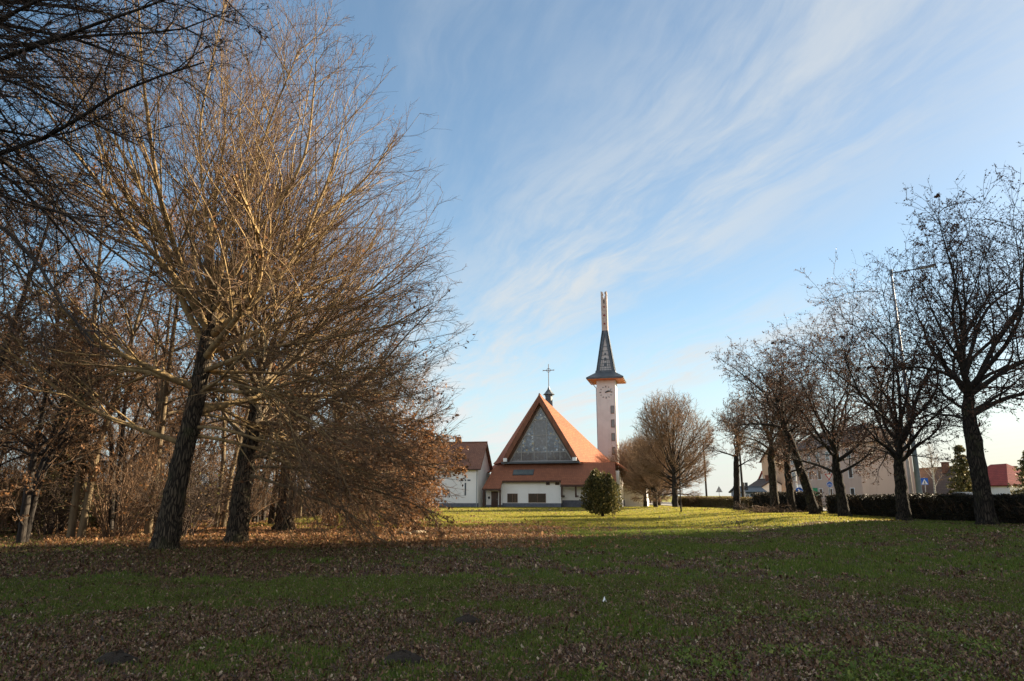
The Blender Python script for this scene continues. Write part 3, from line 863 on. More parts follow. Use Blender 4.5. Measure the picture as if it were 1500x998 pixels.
# pink three-storey block with blank end wall
pink = thing('apartment_house', 'dusty pink three storey house with blank end wall and dark roof', 'house', (50.2, 100, 0))
MB().box(0, 0, -0.3, 7.6, 26, 9.3).build('wall', M['pink_wall'], pink)
pr = MB()
pr.slab([(-0.6, -0.6, 9.25), (8.2, -0.6, 9.25), (3.8, 3.4, 12.3)], 0.2)
pr.slab([(-0.6, -0.6, 9.25), (3.8, 3.4, 12.3), (3.8, 23, 12.3), (-0.6, 26.6, 9.25)], 0.2)
pr.slab([(8.2, -0.6, 9.25), (3.8, 3.4, 12.3), (3.8, 23, 12.3), (8.2, 26.6, 9.25)], 0.2)
prf = pr.build('roof', M['brown_roof'], pink)
chimney(prf, 2.2, 8, 10.8, 12.9, M['pink_wall'], 0.4)
def side_window(parent, x, y, z, w, h, frame, pane):
    """window on a wall whose face is at local x looking to -x"""
    fb = MB().box(x - 0.06, y - w / 2, z, x + 0.03, y - w / 2 + 0.08, z + h)
    fb.box(x - 0.06, y + w / 2 - 0.08, z, x + 0.03, y + w / 2, z + h)
    fb.box(x - 0.06, y - w / 2 + 0.08, z, x + 0.03, y + w / 2 - 0.08, z + 0.08)
    fb.box(x - 0.06, y - w / 2 + 0.08, z + h - 0.08, x + 0.03, y + w / 2 - 0.08, z + h)
    f = fb.build('window', frame, parent)
    MB().box(x - 0.015, y - w / 2 + 0.08, z + 0.08, x + 0.03, y + w / 2 - 0.08, z + h - 0.08).build('pane', pane, f)
for y in (3, 6.5, 10, 13.5, 17, 20.5, 24):
    for z in (1.2, 4.1, 7.0):
        side_window(pink, 0, y, z, 1.3, 1.5, M['white_paint'], M['pane'])
ar = MB(); ar.box(-1.3, 18.2, 0, 0, 20.2, 2.6)
ar.extrude([(-1.3, 18.1 + 1.1 * (1 - math.cos(math.pi * k / 8)), 2.6 + 0.8 * math.sin(math.pi * k / 8)) for k in range(9)], (1.3, 0, 0))
ar.build('porch', M['white_wall'], pink)
peach, prf2 = gable_house('peach_house', 'peach coloured house with narrow windows behind the leaning tree', (52.0, 132, 0), R(8), 9, 9, 8.5, 11.5, M['peach_wall'], M['brown_roof'])
for x in (1.4, 3.6, 5.8, 7.8):
    for z in (1.2, 4.4):
        window_on(peach, x, 0, z, 0.9, 1.5, M['white_paint'], M['pane'], (0,))
red, rr = gable_house('red_roofed_shed', 'low white shed with a long bright red roof', (52.2, 140, 0), R(4), 9.5, 8, 3.2, 6.4, M['white_wall'], M['red_roof'])
chimney(rr, 1.5, 4.3, 5.8, 7.2)
for x in (2.0, 5.0, 7.5): window_on(red, x, 0, 1.0, 1.2, 1.2, M['frame_grey'], M['pane'], (0,))
wg, wr = gable_house('white_gabled_garage', 'small plain white gable house beyond the hedge left of red roof', (48.5 + 4.5, 134, 0), R(90), 8, 5.6, 3.0, 4.7, M['white_wall'], M['brown_roof'])
chimney(wr, 1.5, 3.4, 4.2, 5.3, s=0.25)
window_on(wg, 3.0, 0, 1.2, 1.0, 1.0, M['frame_grey'], M['pane'])
bl, br_ = gable_house('blue_grey_hut', 'low blue grey hut behind the wooden pole and hedge', (37.8, 116, 0), R(3), 4.2, 4, 2.3, 2.95, plain('blue_grey_boards', (0.30, 0.37, 0.44), (0.22, 0.28, 0.34), 2, 0.8), M['slate'])
window_on(bl, 1.2, 0, 1.1, 0.8, 0.7, M['white_paint'], M['pane']); window_on(bl, 3.0, 0, 1.1, 0.8, 0.7, M['white_paint'], M['pane'])
wb_, wbr = gable_house('warm_cottage', 'peach gabled cottage beyond the avenue of bare trees', (27.5, 172, 0), R(80), 9, 9, 3.4, 8.0, M['peach_wall'], M['brown_roof'])
window_on(wb_, 4, 0, 1.0, 1.2, 1.3, M['white_paint'], M['pane'], (0,))
h1, h1r = gable_house('brown_roofed_house', 'low house with dark brown roof behind the blue crossing sign', (60.2, 103, 0), R(2), 6.0, 6, 2.2, 4.9, M['pink_wall'], M['brown_roof'])
window_on(h1, 2.0, 0, 0.8, 1.0, 1.0, M['white_paint'], M['pane'])
h2, h2r = gable_house('gabled_house', 'pink house with steep gable behind the spruce', (63.6, 93.5, 0), R(90), 10, 5.6, 1.9, 5.4, M['pink_wall'], M['brown_roof'], 0.5)
chimney(h2r, 3, 3.3, 4.6, 6.0)
h3 = thing('hip_roofed_house', 'white bungalow with a dark red hip roof right of the thick trunk', 'house', (61.3, 86, 0), R(0))
MB().box(0, 0, -0.3, 5.2, 9, 2.9).build('wall', M['white_wall'], h3)
hp = MB()
hp.slab([(-0.5, -0.5, 2.85), (5.7, -0.5, 2.85), (2.2, 3.0, 5.6)], 0.18)
hp.slab([(-0.5, -0.5, 2.85), (2.2, 3.0, 5.6), (2.2, 6.0, 5.6), (-0.5, 9.5, 2.85)], 0.18)
hp.slab([(5.7, -0.5, 2.85), (2.2, 3.0, 5.6), (2.2, 6.0, 5.6), (5.7, 9.5, 2.85)], 0.18)
hpr = hp.build('roof', M['red_roof'], h3)
chimney(hpr, 4.0, 4.6, 3.4, 5.2)
window_on(h3, 2.4, 0, 1.0, 1.5, 1.3, M['white_paint'], M['pane'], (0,))
h4, h4r = gable_house('red_roofed_extension', 'lower outbuilding with red roof at the edge of the bungalow', (66.4, 89, 0), 0, 7, 7, 1.9, 4.6, M['grey_wall'], M['red_roof'], 0.5)
window_on(h4, 3.5, 0, 0.7, 1.0, 0.9, M['white_paint'], M['pane'])

# unseen block of flats, its stepped heights shaped to shade the near lawn
flats = thing('shade_block', 'unseen grey concrete block of flats shaped to shade the near lawn', 'building')
fb_ = MB()
fb_.box(45, -30, -0.3, 58, 36.2, 39.0)
fb_.box(45, 36.2, -0.3, 58, 46.4, 31.2)
fb_.box(45.002, 46.4, -0.3, 57.0, 53.0, 9.6)
fb_.build('wall', M['grey_wall'], flats)
fr_ = MB()
fr_.box(44.8, -30.2, 39.0, 58.2, 36.4, 39.3)
fr_.box(44.8, 36.4, 31.2, 58.2, 46.6, 31.5)
fr_.box(44.8, 46.62, 9.6, 57.2, 53.2, 9.9)
fr_.build('roof', M['asphalt'], flats)
wnd = 0
for y in np.arange(14, 45, 5.0):
    for k in range(9):
        side_window(flats, 45, float(y) + 1.0, 1.3 + k * 3.1, 1.7, 1.5, M['white_paint'], M['pane'])
for y in (48, 51): side_window(flats, 45, y, 1.6, 1.4, 1.4, M['white_paint'], M['pane'])
# ------------------------------------------------------------------ trees: vectorised branching
def unit(v):
    return v / np.maximum(np.linalg.norm(v, axis=-1, keepdims=True), 1e-9)
def frame(t):
    ref = np.where(np.abs(t[..., 2:3]) < 0.9, np.array([0, 0, 1.0]), np.array([1.0, 0, 0]))
    a = unit(np.cross(t, ref)); return a, np.cross(t, a)
def grow(rng, p0, d0, L, r0, K, wob, trop, rend=0.3, curve=0.8):
    N = len(p0)
    P = np.zeros((N, K + 1, 3)); P[:, 0] = p0
    d = unit(d0); step = (L / K)[:, None]
    w = rng.normal(size=(N, 3)) * wob
    for k in range(K):
        w = 0.5 * w + rng.normal(size=(N, 3)) * wob
        d = unit(d + w + trop)
        P[:, k + 1] = P[:, k] + d * step
    t = np.linspace(0, 1, K + 1)[None, :] ** curve
    return P, r0[:, None] * (1 - (1 - rend) * t)
def sprout(rng, P, Rr, L, n_per, t0, t1, ang, asd, lf, lvar, taper, rf, rmin, flat=0.0):
    """children of every branch: start points, directions, lengths, radii, parent index"""
    N, K1, _ = P.shape
    cnt = np.broadcast_to(np.asarray(n_per), (N,)).astype(int)
    par = np.repeat(np.arange(N), cnt)
    off = np.concatenate([np.arange(c) for c in cnt]) if len(cnt) else np.zeros(0)
    u = (off + rng.random(len(par))) / np.maximum(cnt[par], 1)
    t = t0 + (t1 - t0) * u
    s = np.clip(t * (K1 - 1), 0, K1 - 1.001); i = s.astype(int); f = (s - i)[:, None]
    p = P[par, i] * (1 - f) + P[par, i + 1] * f
    tg = unit(P[par, i + 1] - P[par, i])
    rr = Rr[par, i] * (1 - f[:, 0]) + Rr[par, i + 1] * f[:, 0]
    a, b = frame(tg)
    psi = off * 2.4 + rng.random(N)[par] * 6.28 + rng.normal(size=len(par)) * 0.5
    if flat > 0:          # a is horizontal: keep sprays flattish
        side = np.where(off % 2 == 0, 0.0, np.pi) + rng.normal(size=len(par)) * 0.6
        psi = np.where(rng.random(len(par)) < flat, side, psi)
    th = np.clip(ang + rng.normal(size=len(par)) * asd, 0.15, 1.5)[:, None]
    d = tg * np.cos(th) + (a * np.cos(psi)[:, None] + b * np.sin(psi)[:, None]) * np.sin(th)
    ln = L[par] * lf * (1 - taper * u) * (1 + lvar * (rng.random(len(par)) * 2 - 1))
    r = np.maximum(np.minimum(rr * rf, rr * 0.9), rmin)
    return p, unit(d), ln, r, par
def clip_env(p, d, L, env):
    if env is None: return L
    c, rad = env
    q = np.linalg.norm((p + d * L[:, None] - c) / rad, axis=1)
    return L * np.where(q > 1, np.maximum(0.3, 1 - (q - 1) * 1.6), 1.0)
def to_env(p, d, env):
    """distance from p along d to the crown's outline"""
    c, rd = env
    o, e = (p - c) / rd, d / rd
    A_ = (e * e).sum(1); B_ = (o * e).sum(1); C_ = (o * o).sum(1) - 1
    dd = B_ * B_ - A_ * C_
    return np.where(dd > 0, np.maximum((-B_ + np.sqrt(np.maximum(dd, 0))) / A_, 0), 0)
def tubes(P, Rr, sides):
    N, K1, _ = P.shape
    t = np.empty_like(P)
    t[:, 1:-1] = P[:, 2:] - P[:, :-2]; t[:, 0] = P[:, 1] - P[:, 0]; t[:, -1] = P[:, -1] - P[:, -2]
    t = unit(t)
    mean = unit(P[:, -1] - P[:, 0])
    a0, _ = frame(mean)
    a = unit(a0[:, None] - (a0[:, None] * t).sum(-1, keepdims=True) * t)
    b = np.cross(t, a)
    g = np.linspace(0, 2 * np.pi, sides, endpoint=False)
    V = P[:, :, None] + Rr[:, :, None, None] * (a[:, :, None] * np.cos(g)[None, None, :, None] + b[:, :, None] * np.sin(g)[None, None, :, None])
    base = (np.arange(N) * K1 * sides)[:, None, None]
    k = np.arange(K1 - 1)[None, :, None] * sides
    s = np.arange(sides)[None, None, :]; s2 = (s + 1) % sides
    F = np.stack([base + k + s, base + k + s2, base + k + sides + s2, base + k + sides + s], -1).reshape(-1, 4)
    return V.reshape(-1, 3), F
def join(parts):
    V, F, o = [], [], 0
    for v, f in parts:
        V.append(v); F.append(f + o); o += len(v)
    return np.concatenate(V), np.concatenate(F)
def leaf_quads(rng, pts, size, hang=0.0, out=None):
    """bent leaf blades at the given points"""
    n = len(pts)
    d = unit(rng.normal(size=(n, 3)) + np.array([0, 0, -hang]))
    a, b = frame(d)
    psi = rng.random(n) * 6.28
    w = a * np.cos(psi)[:, None] + b * np.sin(psi)[:, None]
    nn = np.cross(d, w)
    s = (size * (0.6 + 0.8 * rng.random(n)))[:, None]
    tip = pts + d * s
    mid = pts + d * s * 0.5
    V = np.stack([pts, mid + w * s * 0.32 + nn * s * 0.12, tip + nn * s * 0.05, mid - w * s * 0.32 + nn * s * 0.12], 1).reshape(-1, 3)
    F = (np.arange(n) * 4)[:, None] + np.arange(4)[None, :]
    return V, F
def on_twigs(rng, P, n, mask=None):
    ids = np.arange(len(P)) if mask is None else np.nonzero(mask)[0]
    if len(ids) == 0: return np.zeros((0, 3))
    i = rng.choice(ids, n)
    s = rng.random(n) ** 0.7 * (P.shape[1] - 1.001); k = s.astype(int); f = (s - k)[:, None]
    return P[i, k] * (1 - f) + P[i, k + 1] * f

def build_tree(name, label, loc, seed, trunk, limbs, env, lv, mats, leaves=None, cat='tree', group=None, rz=0.0, stem_sides=14):
    """trunk: list of polylines [(x,y,z,r), ...]; limbs: (p0, d0, L, r0, trop_z); lv: dict of per-level settings"""
    rng = np.random.default_rng(seed)
    root = thing(name, label, cat, loc, rz, group)
    parts = []
    for tl in trunk:
        q = np.array(tl, float)
        # resample smoothly and roughen the outline
        t = np.linspace(0, len(q) - 1, (len(q) - 1) * 5 + 1)
        i = np.minimum(t.astype(int), len(q) - 2); f = (t - i)[:, None]
        qq = q[i] * (1 - f) + q[i + 1] * f
        pp, rr = qq[:, :3].copy(), qq[:, 3].copy()
        pp[1:-1, :2] += rng.normal(size=(len(pp) - 2, 2)) * 0.012 * rr[1:-1, None] / 0.2
        rr *= 1 + rng.normal(size=len(rr)) * 0.02
        parts.append(tubes(pp[None], rr[None], stem_sides))
    p0, d0, L, r0, tz = limbs
    trop = np.zeros((len(p0), 3)); trop[:, 2] = tz
    L1 = L
    P1, R1 = grow(rng, p0, d0, L1, r0, lv.get('k1', 10), lv.get('w1', 0.05), trop, lv.get('end1', 0.16))
    if len(mats) > 2:         # fissured stem bark kept apart from limbs; oak stem also carries painted shade
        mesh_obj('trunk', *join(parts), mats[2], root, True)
    else:
        parts.append(tubes(P1, R1, lv.get('s1', 8)))
        mesh_obj('trunk', *join(parts), mats[0], root, True)
    cp = []
    p, d, l, r, par = sprout(rng, P1, R1, L1, lv['n2'], lv.get('a2', 0.18), 1.0, lv.get('ang2', 0.7), 0.16, lv.get('l2', 0.45), 0.3, lv.get('taper2', 0.62), 0.5, lv.get('r2', 0.016), lv.get('flat', 0.2))
    if lv.get('fill'):        # branches reach for the outline, so the crown closes to an even dome
        l = np.clip(to_env(p, d, env) * (0.70 + 0.38 * rng.random(len(p))), 0.22, L1[par] * lv['fill'])
    else:
        l = clip_env(p, d, l, env)
    tr2 = np.zeros((len(p), 3)); tr2[:, 2] = np.where(tz[par] < 0, tz[par] * 1.0, lv.get('up2', 0.05))
    P2, R2 = grow(rng, p, d, l, r, 7, lv.get('w2', 0.07), tr2, 0.25)
    if len(mats) > 2: mesh_obj('limbs', *join([tubes(P1, R1, lv.get('s1', 8)), tubes(P2, R2, 5)]), mats[0], root, True)
    else: cp.append(tubes(P2, R2, 5))
    p, d, l, r, par3 = sprout(rng, P2, R2, l, lv['n3'], 0.12, 1.0, lv.get('ang3', 0.65), 0.18, lv.get('l3', 0.48), 0.35, 0.5, 0.5, lv.get('r3', 0.008), lv.get('flat', 0.2))
    if lv.get('fill'): l = np.minimum(l, to_env(p, d, env) * 0.8 + 0.15 + 0.4 * rng.random(len(p)))
    tr3 = np.zeros((len(p), 3)); tr3[:, 2] = tr2[par3][:, 2] * 0.8
    P3, R3 = grow(rng, p, d, l, r, 5, lv.get('w3', 0.09), tr3, 0.4)
    cp.append(tubes(P3, R3, 4 if lv.get('r3', 0.008) < 0.02 else 3))
    tw = P3
    if lv.get('n4', 0):
        p, d, l, r, par4 = sprout(rng, P3, R3, l, lv['n4'], 0.1, 1.0, lv.get('ang4', 0.65), 0.2, lv.get('l4', 0.55), 0.35, 0.4, 0.6, lv.get('r4', 0.0045), 0.3)
        P4, R4 = grow(rng, p, d, l, r, 3, 0.1, 0.02, 0.5)
        cp.append(tubes(P4, R4, 3))
        tw = P4
    mesh_obj('crown', *join(cp), mats[1], root, True)
    if leaves:
        tip = tw[:, -1]
        msk = leaves['mask'](tip, rng) if 'mask' in leaves else None
        pts = on_twigs(rng, tw, leaves['n'], msk)
        if len(pts):
            mesh_obj('leaves', *leaf_quads(rng, pts, leaves['size'], leaves.get('hang', 0.6)), leaves['mat'], root)
    return root

def fan(rng, n, trunk_pts, t0, t1, phi0, phi1, env, rad, droop_below=0.15, k_len=0.92, bias=1.0):
    """limbs leaving the trunk between t0 and t1, low ones flatter, tips on the crown's outline"""
    q = np.array(trunk_pts, float)
    u = ((np.arange(n) + rng.random(n)) / n) ** bias
    phi = 0.5 * np.arcsin(np.clip(math.sin(phi0) + (math.sin(phi1) - math.sin(phi0)) * u, -1, 1)) + 0.5 * (phi0 + (phi1 - phi0) * u) + rng.normal(size=n) * 0.09
    az = np.arange(n) * 2.39996 + rng.normal(size=n) * 0.25
    t = np.clip(t0 + (t1 - t0) * (u + rng.normal(size=n) * 0.14), min(t0, 0.02 + t0 * 0), 1) * (len(q) - 1)
    t = np.clip(t, 0, len(q) - 1.001)
    i = t.astype(int); f = (t - i)[:, None]
    b = q[i] * (1 - f) + q[i + 1] * f
    d = np.stack([np.cos(az) * np.cos(phi), np.sin(az) * np.cos(phi), np.sin(phi)], 1)
    p = b[:, :3]
    c, rd = env
    # distance to ellipsoid along d
    o = (p - c) / rd; e = d / rd
    A_ = (e * e).sum(1); B_ = (o * e).sum(1); C_ = (o * o).sum(1) - 1
    disc_ = np.maximum(B_ * B_ - A_ * C_, 0)
    L = np.maximum((-B_ + np.sqrt(disc_)) / A_, 1.5) * k_len * (0.85 + 0.25 * rng.random(n))
    r = rad * (0.55 + 0.45 * np.minimum(L / np.median(L), 1.3)) * (0.75 + 0.5 * rng.random(n))
    r = np.minimum(r, b[:, 3] * 0.75)
    tz = np.where(phi < droop_below, -0.03 - 0.02 * rng.random(n), 0.035)
    tz = np.where((phi >= droop_below) & (phi < 0.6), 0.02, tz)
    return p, d, L, r, tz

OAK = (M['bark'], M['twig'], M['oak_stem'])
# --- the row of pin oaks on the left
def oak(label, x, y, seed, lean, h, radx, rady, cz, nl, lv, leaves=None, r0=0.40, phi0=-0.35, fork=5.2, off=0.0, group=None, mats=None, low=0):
    rng = np.random.default_rng(seed + 500)
    tr = [(0, 0, -0.25, r0 * 1.45), (0.02, 0, 0.25, r0 * 1.08), (lean * 0.25, 0, 1.4, r0 * 0.92), (lean * 0.6, 0.05, 3.2, r0 * 0.8), (lean, 0.05, fork, r0 * 0.72), (lean * 1.15, 0.1, fork + 1.6, r0 * 0.5), (lean * 1.2 + 0.1, 0.1, fork + 2.8, r0 * 0.28), (lean * 1.3, 0.05, fork + 4.2, r0 * 0.12)]
    env = (np.array([off, 0, cz]), np.array([radx, rady, h - cz]))
    a = fan(rng, nl, tr, 0.47, 0.86, phi0, 1.45, env, 0.12, bias=0.9)
    keep = ~((a[1][:, 1] < -0.35) & (a[1][:, 2] < 0.30)) & ~((a[1][:, 0] < -0.4) & (a[1][:, 2] < 0.24))       # no low bough reaches out over the near lawn
    a = tuple(q_[keep] for q_ in a)
    a = (a[0], a[1], a[2], a[3] * np.where(a[1][:, 2] < 0.2, 0.55, 1.0), a[4])
    if low:                     # long drooping boughs on the open side of the row
        az = -0.75 + 1.75 * (np.arange(low) + rng.random(low)) / low; ph = -0.16 + 0.42 * rng.random(low)
        zb = fork * (0.62 + 0.55 * rng.random(low)); xb = lean * zb / fork
        lo = (np.stack([xb, 0.05 + 0 * zb, zb], 1), np.stack([np.cos(az) * np.cos(ph), np.sin(az) * np.cos(ph), np.sin(ph)], 1), (radx + off) * (0.60 + 0.2 * rng.random(low)), 0.05 + 0.03 * rng.random(low), -0.022 - 0.02 * rng.random(low))
        a = tuple(np.concatenate([u_, v_]) for u_, v_ in zip(a, lo))
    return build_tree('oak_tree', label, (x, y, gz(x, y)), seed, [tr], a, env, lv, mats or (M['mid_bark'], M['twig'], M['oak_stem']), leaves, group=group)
hero_lv = dict(n2=19, n3=8, n4=5, l2=0.5, fill=0.55, taper2=0.42, a2=0.2, k1=14, l3=0.42, l4=0.55, ang2=0.55, ang3=0.6, r2=0.017, r3=0.008, r4=0.005, w1=0.06, w2=0.08, w3=0.09, up2=0.05, flat=0.15)
x1, y1 = on_ground(240, 805)
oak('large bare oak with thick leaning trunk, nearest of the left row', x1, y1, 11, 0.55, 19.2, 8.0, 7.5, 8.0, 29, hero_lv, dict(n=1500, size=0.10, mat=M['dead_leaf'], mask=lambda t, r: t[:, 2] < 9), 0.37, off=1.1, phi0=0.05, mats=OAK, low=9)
x2, y2 = on_ground(345, 796)
lv2 = dict(hero_lv, n2=15, n3=7, n4=5, r4=0.006, w1=0.06)
oak('second oak of the left row, drooping low boughs reaching the grass', x2, y2, 24, 0.25, 14.5, 7.0, 6.5, 5.0, 28, lv2, dict(n=3500, size=0.11, mat=M['dead_leaf'], mask=lambda t, r: (t[:, 2] < 7.5) & (r.random(len(t)) < 0.6)), 0.36, phi0=-0.1, fork=3.6, off=1.2, low=8)
x3, y3 = on_ground(415, 778)
lv3 = dict(hero_lv, n2=13, n3=7, n4=5, w1=0.06, r3=0.011, r4=0.008, r2=0.02)
oak('oak still holding masses of rusty leaves low on its right', x3, y3, 37, 0.1, 15.5, 6.9, 7.0, 5.0, 28, lv3, dict(n=17000, size=0.125, mat=M['dead_leaf'], mask=lambda t, r: (t[:, 2] < 7.0) & (t[:, 0] > 0.5)), 0.42, phi0=-0.5, fork=4.0, off=0.6)
x4, y4 = on_ground(447, 771)
oak('slim oak right behind the rusty leaved one', x4 + 0.2, y4 + 4, 41, 0.1, 14.0, 6.4, 6.0, 5.0, 24, lv3, dict(n=6500, size=0.13, mat=M['dead_leaf'], mask=lambda t, r: (t[:, 2] < 6.5) & (t[:, 0] > -1)), 0.36, phi0=-0.45, fork=4.0)
oak('farthest oak of the left row, brown leaves around its foot', -9.5, 54, 47, 0.0, 13.0, 5.8, 6.0, 4.6, 22, dict(lv3, n4=4, r4=0.011, r3=0.014), dict(n=4500, size=0.16, mat=M['dead_leaf'], mask=lambda t, r: (t[:, 2] < 6.0)), 0.34, phi0=-0.4, fork=3.6)

# --- tree outside the left edge whose boughs hang into the corner
rng = np.random.default_rng(77)
ntr = [(0, 0, -0.25, 0.55), (0, 0, 0.4, 0.42), (0.1, 0, 3, 0.36), (0.2, 0.1, 6, 0.30), (0.3, 0.1, 9.0, 0.2), (0.3, 0.1, 12.5, 0.06)]
nenv = (np.array([0.3, 0, 8.4]), np.array([8.4, 8.0, 5.6]))
nl = fan(rng, 28, ntr, 0.58, 0.92, 0.0, 1.1, nenv, 0.085, 0.35)
nb = 26                                  # boughs on the open, lawn side are the longest
az = -0.45 + 1.2 * rng.random(nb); ph = -0.02 + 0.62 * rng.random(nb)
zb = 6.3 + 4.2 * np.sort(rng.random(nb))
nl2 = (np.stack([0.2 + 0 * zb, 0.1 + 0 * zb, zb], 1), np.stack([np.cos(az) * np.cos(ph), np.sin(az) * np.cos(ph), np.sin(ph)], 1), 5.0 + 3.2 * rng.random(nb), 0.04 + 0.025 * rng.random(nb), np.full(nb, -0.022))
nl = tuple(np.concatenate([u_, v_]) for u_, v_ in zip(nl, nl2))
build_tree('oak_tree', 'near tree left of the view whose dark boughs hang into the corner', (-11.9, 9.6, 0), 78, [ntr], nl, nenv,
           dict(n2=14, n3=8, n4=4, l2=0.40, l3=0.42, l4=0.5, ang2=0.7, ang3=0.7, r2=0.013, r3=0.006, r4=0.0034, w1=0.10, w2=0.11, w3=0.1, up2=0.0, flat=0.3), (M['dark_bark'], M['dark_twig']),
           dict(n=3500, size=0.06, mat=M['pod_leaf']))

# --- the row along the hedge on the right
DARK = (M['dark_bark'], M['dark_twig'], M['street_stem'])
def street_tree(label, px, py, gh, seed, h, rad, fork, nl, r0, lean=(0.0, 0.0), cz=None, leaves=6000, lsize=0.07, lv=None, phi0=0.35, mats=DARK, k_off=0.0):
    x, y = on_ground(px, py, gh)
    rng = np.random.default_rng(seed + 900)
    lx, ly = lean
    tr = [(0, 0, -0.25, r0 * 1.55), (lx * .02, 0, 0.18, r0 * 1.12), (lx * .3, ly * .3, fork * 0.4, r0 * 0.95), (lx * .7, ly * .7, fork * 0.85, r0 * 0.92), (lx, ly, fork * 1.15, r0 * 0.78), (lx * 1.2 + 0.12, ly * 1.3 - 0.08, fork * 1.15 + 0.9, r0 * 0.52), (lx * 1.35 + 0.1, ly * 1.5, fork * 1.15 + 1.7, r0 * 0.36)]
    cz = cz if cz else fork + (h - fork) * 0.42
    env = (np.array([lx * 1.5 + k_off, ly, cz]), np.array([rad, rad, h - cz]))
    a = fan(rng, nl, tr, 0.60, 0.94, phi0, 1.3, env, r0 * 0.36, -1, 0.76)
    up = fan(rng, 3, tr, 0.97, 1.0, 1.05, 1.45, env, r0 * 0.34, -1, 0.74)
    a = tuple(np.concatenate([u_, v_]) for u_, v_ in zip(a, up))
    base = dict(n2=12, n3=7, n4=5, fill=0.5, l2=0.46, l3=0.46, l4=0.5, ang2=0.8, ang3=0.8, ang4=0.8, r2=0.020, r3=0.010, r4=0.006, w1=0.11, w2=0.13, w3=0.14, up2=0.03, flat=0.0, end1=0.07)
    base.update(lv or {})
    return build_tree('street_tree', label, (x, y, gz(x, y)), seed, [tr], a, env, base, mats, dict(n=leaves, size=lsize, mat=M['pod_leaf'], hang=1.2))
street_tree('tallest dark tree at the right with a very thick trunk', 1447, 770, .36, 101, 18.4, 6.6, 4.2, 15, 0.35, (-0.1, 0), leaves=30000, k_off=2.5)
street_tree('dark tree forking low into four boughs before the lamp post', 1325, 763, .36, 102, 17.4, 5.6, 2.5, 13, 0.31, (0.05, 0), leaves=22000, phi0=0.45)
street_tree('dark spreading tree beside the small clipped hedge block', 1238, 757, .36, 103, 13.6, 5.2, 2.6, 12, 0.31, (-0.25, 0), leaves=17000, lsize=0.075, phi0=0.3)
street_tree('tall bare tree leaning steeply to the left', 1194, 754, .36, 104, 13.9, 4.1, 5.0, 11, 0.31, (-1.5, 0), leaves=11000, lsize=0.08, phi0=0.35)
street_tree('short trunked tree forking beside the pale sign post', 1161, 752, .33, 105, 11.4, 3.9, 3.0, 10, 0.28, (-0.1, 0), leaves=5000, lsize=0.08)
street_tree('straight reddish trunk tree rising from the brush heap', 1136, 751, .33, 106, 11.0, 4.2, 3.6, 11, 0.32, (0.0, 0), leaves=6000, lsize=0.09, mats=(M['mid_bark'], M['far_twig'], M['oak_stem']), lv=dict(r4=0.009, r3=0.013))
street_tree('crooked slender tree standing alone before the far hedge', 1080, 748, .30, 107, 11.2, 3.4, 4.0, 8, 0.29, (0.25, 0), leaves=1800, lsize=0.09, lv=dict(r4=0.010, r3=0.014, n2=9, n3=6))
# avenue beyond: one tree built, the rest copied down the line
AV = dict(fill=0.6, n2=13, n3=8, n4=4, l2=0.45, l3=0.45, l4=0.55, ang2=0.5, ang3=0.6, r2=0.030, r3=0.017, r4=0.0125, w1=0.05, w2=0.07, w3=0.09, up2=0.05, flat=0.1)
rng = np.random.default_rng(300)
atr = [(0, 0, -0.25, 0.5), (0, 0, 0.3, 0.38), (0, 0, 1.6, 0.34), (0.05, 0, 3.0, 0.30), (0.05, 0, 5, 0.18), (0, 0, 7.5, 0.06)]
aenv = (np.array([0, 0, 7.4]), np.array([5.2, 5.2, 7.0]))
AV_GROUP = 'bare trees of the far avenue'
av = build_tree('avenue_tree', 'round headed bare tree heading the far avenue', (19.3, 83, 0), 301, [atr], fan(rng, 40, atr, 0.50, 0.85, 0.08, 1.4, aenv, 0.11), aenv, AV, (M['dark_bark'], M['far_twig']), None, group=AV_GROUP)
for k, (x, y, s, rz) in enumerate(((18.6, 91, 0.86, 1.0), (18.8, 99, 0.85, 2.2), (18.2, 107, 0.9, 3.1), (18.5, 115, 0.8, 4.4), (18.0, 124, 0.85, 5.2), (23.5, 112, 0.8, 0.6), (24.0, 128, 0.75, 1.9), (17.0, 158, 0.9, 3.0), (21.0, 166, 0.9, 2.0), (25.0, 160, 0.85, 5.0), (13.0, 162, 0.8, 0.9), (29.5, 150, 0.8, 4.0))):
    c = copy_tree(av); c.location = (x, y, 0); c.scale = (s * 0.95, s * 0.95, s * 0.82); c.rotation_euler.z = rz
    c['label'] = 'brown bare tree in the dense avenue behind the round headed one'
sap = [(0, 0, -0.2, 0.07), (0, 0, 1.5, 0.055), (0.08, 0, 3.5, 0.04), (0, 0, 6, 0.012)]
senv = (np.array([0, 0, 4.2]), np.array([1.6, 1.6, 2.2]))
sx, sy = on_ground(998, 754, 0.05)
rng = np.random.default_rng(310)
build_tree('sapling', 'thin young tree standing in front of the avenue', (sx, sy, gz(sx, sy)), 311, [sap], fan(rng, 9, sap, 0.5, 0.95, 0.5, 1.3, senv, 0.03), senv, dict(n2=6, n3=4, r2=0.012, r3=0.009, w1=0.06), (M['dark_bark'], M['twig']))

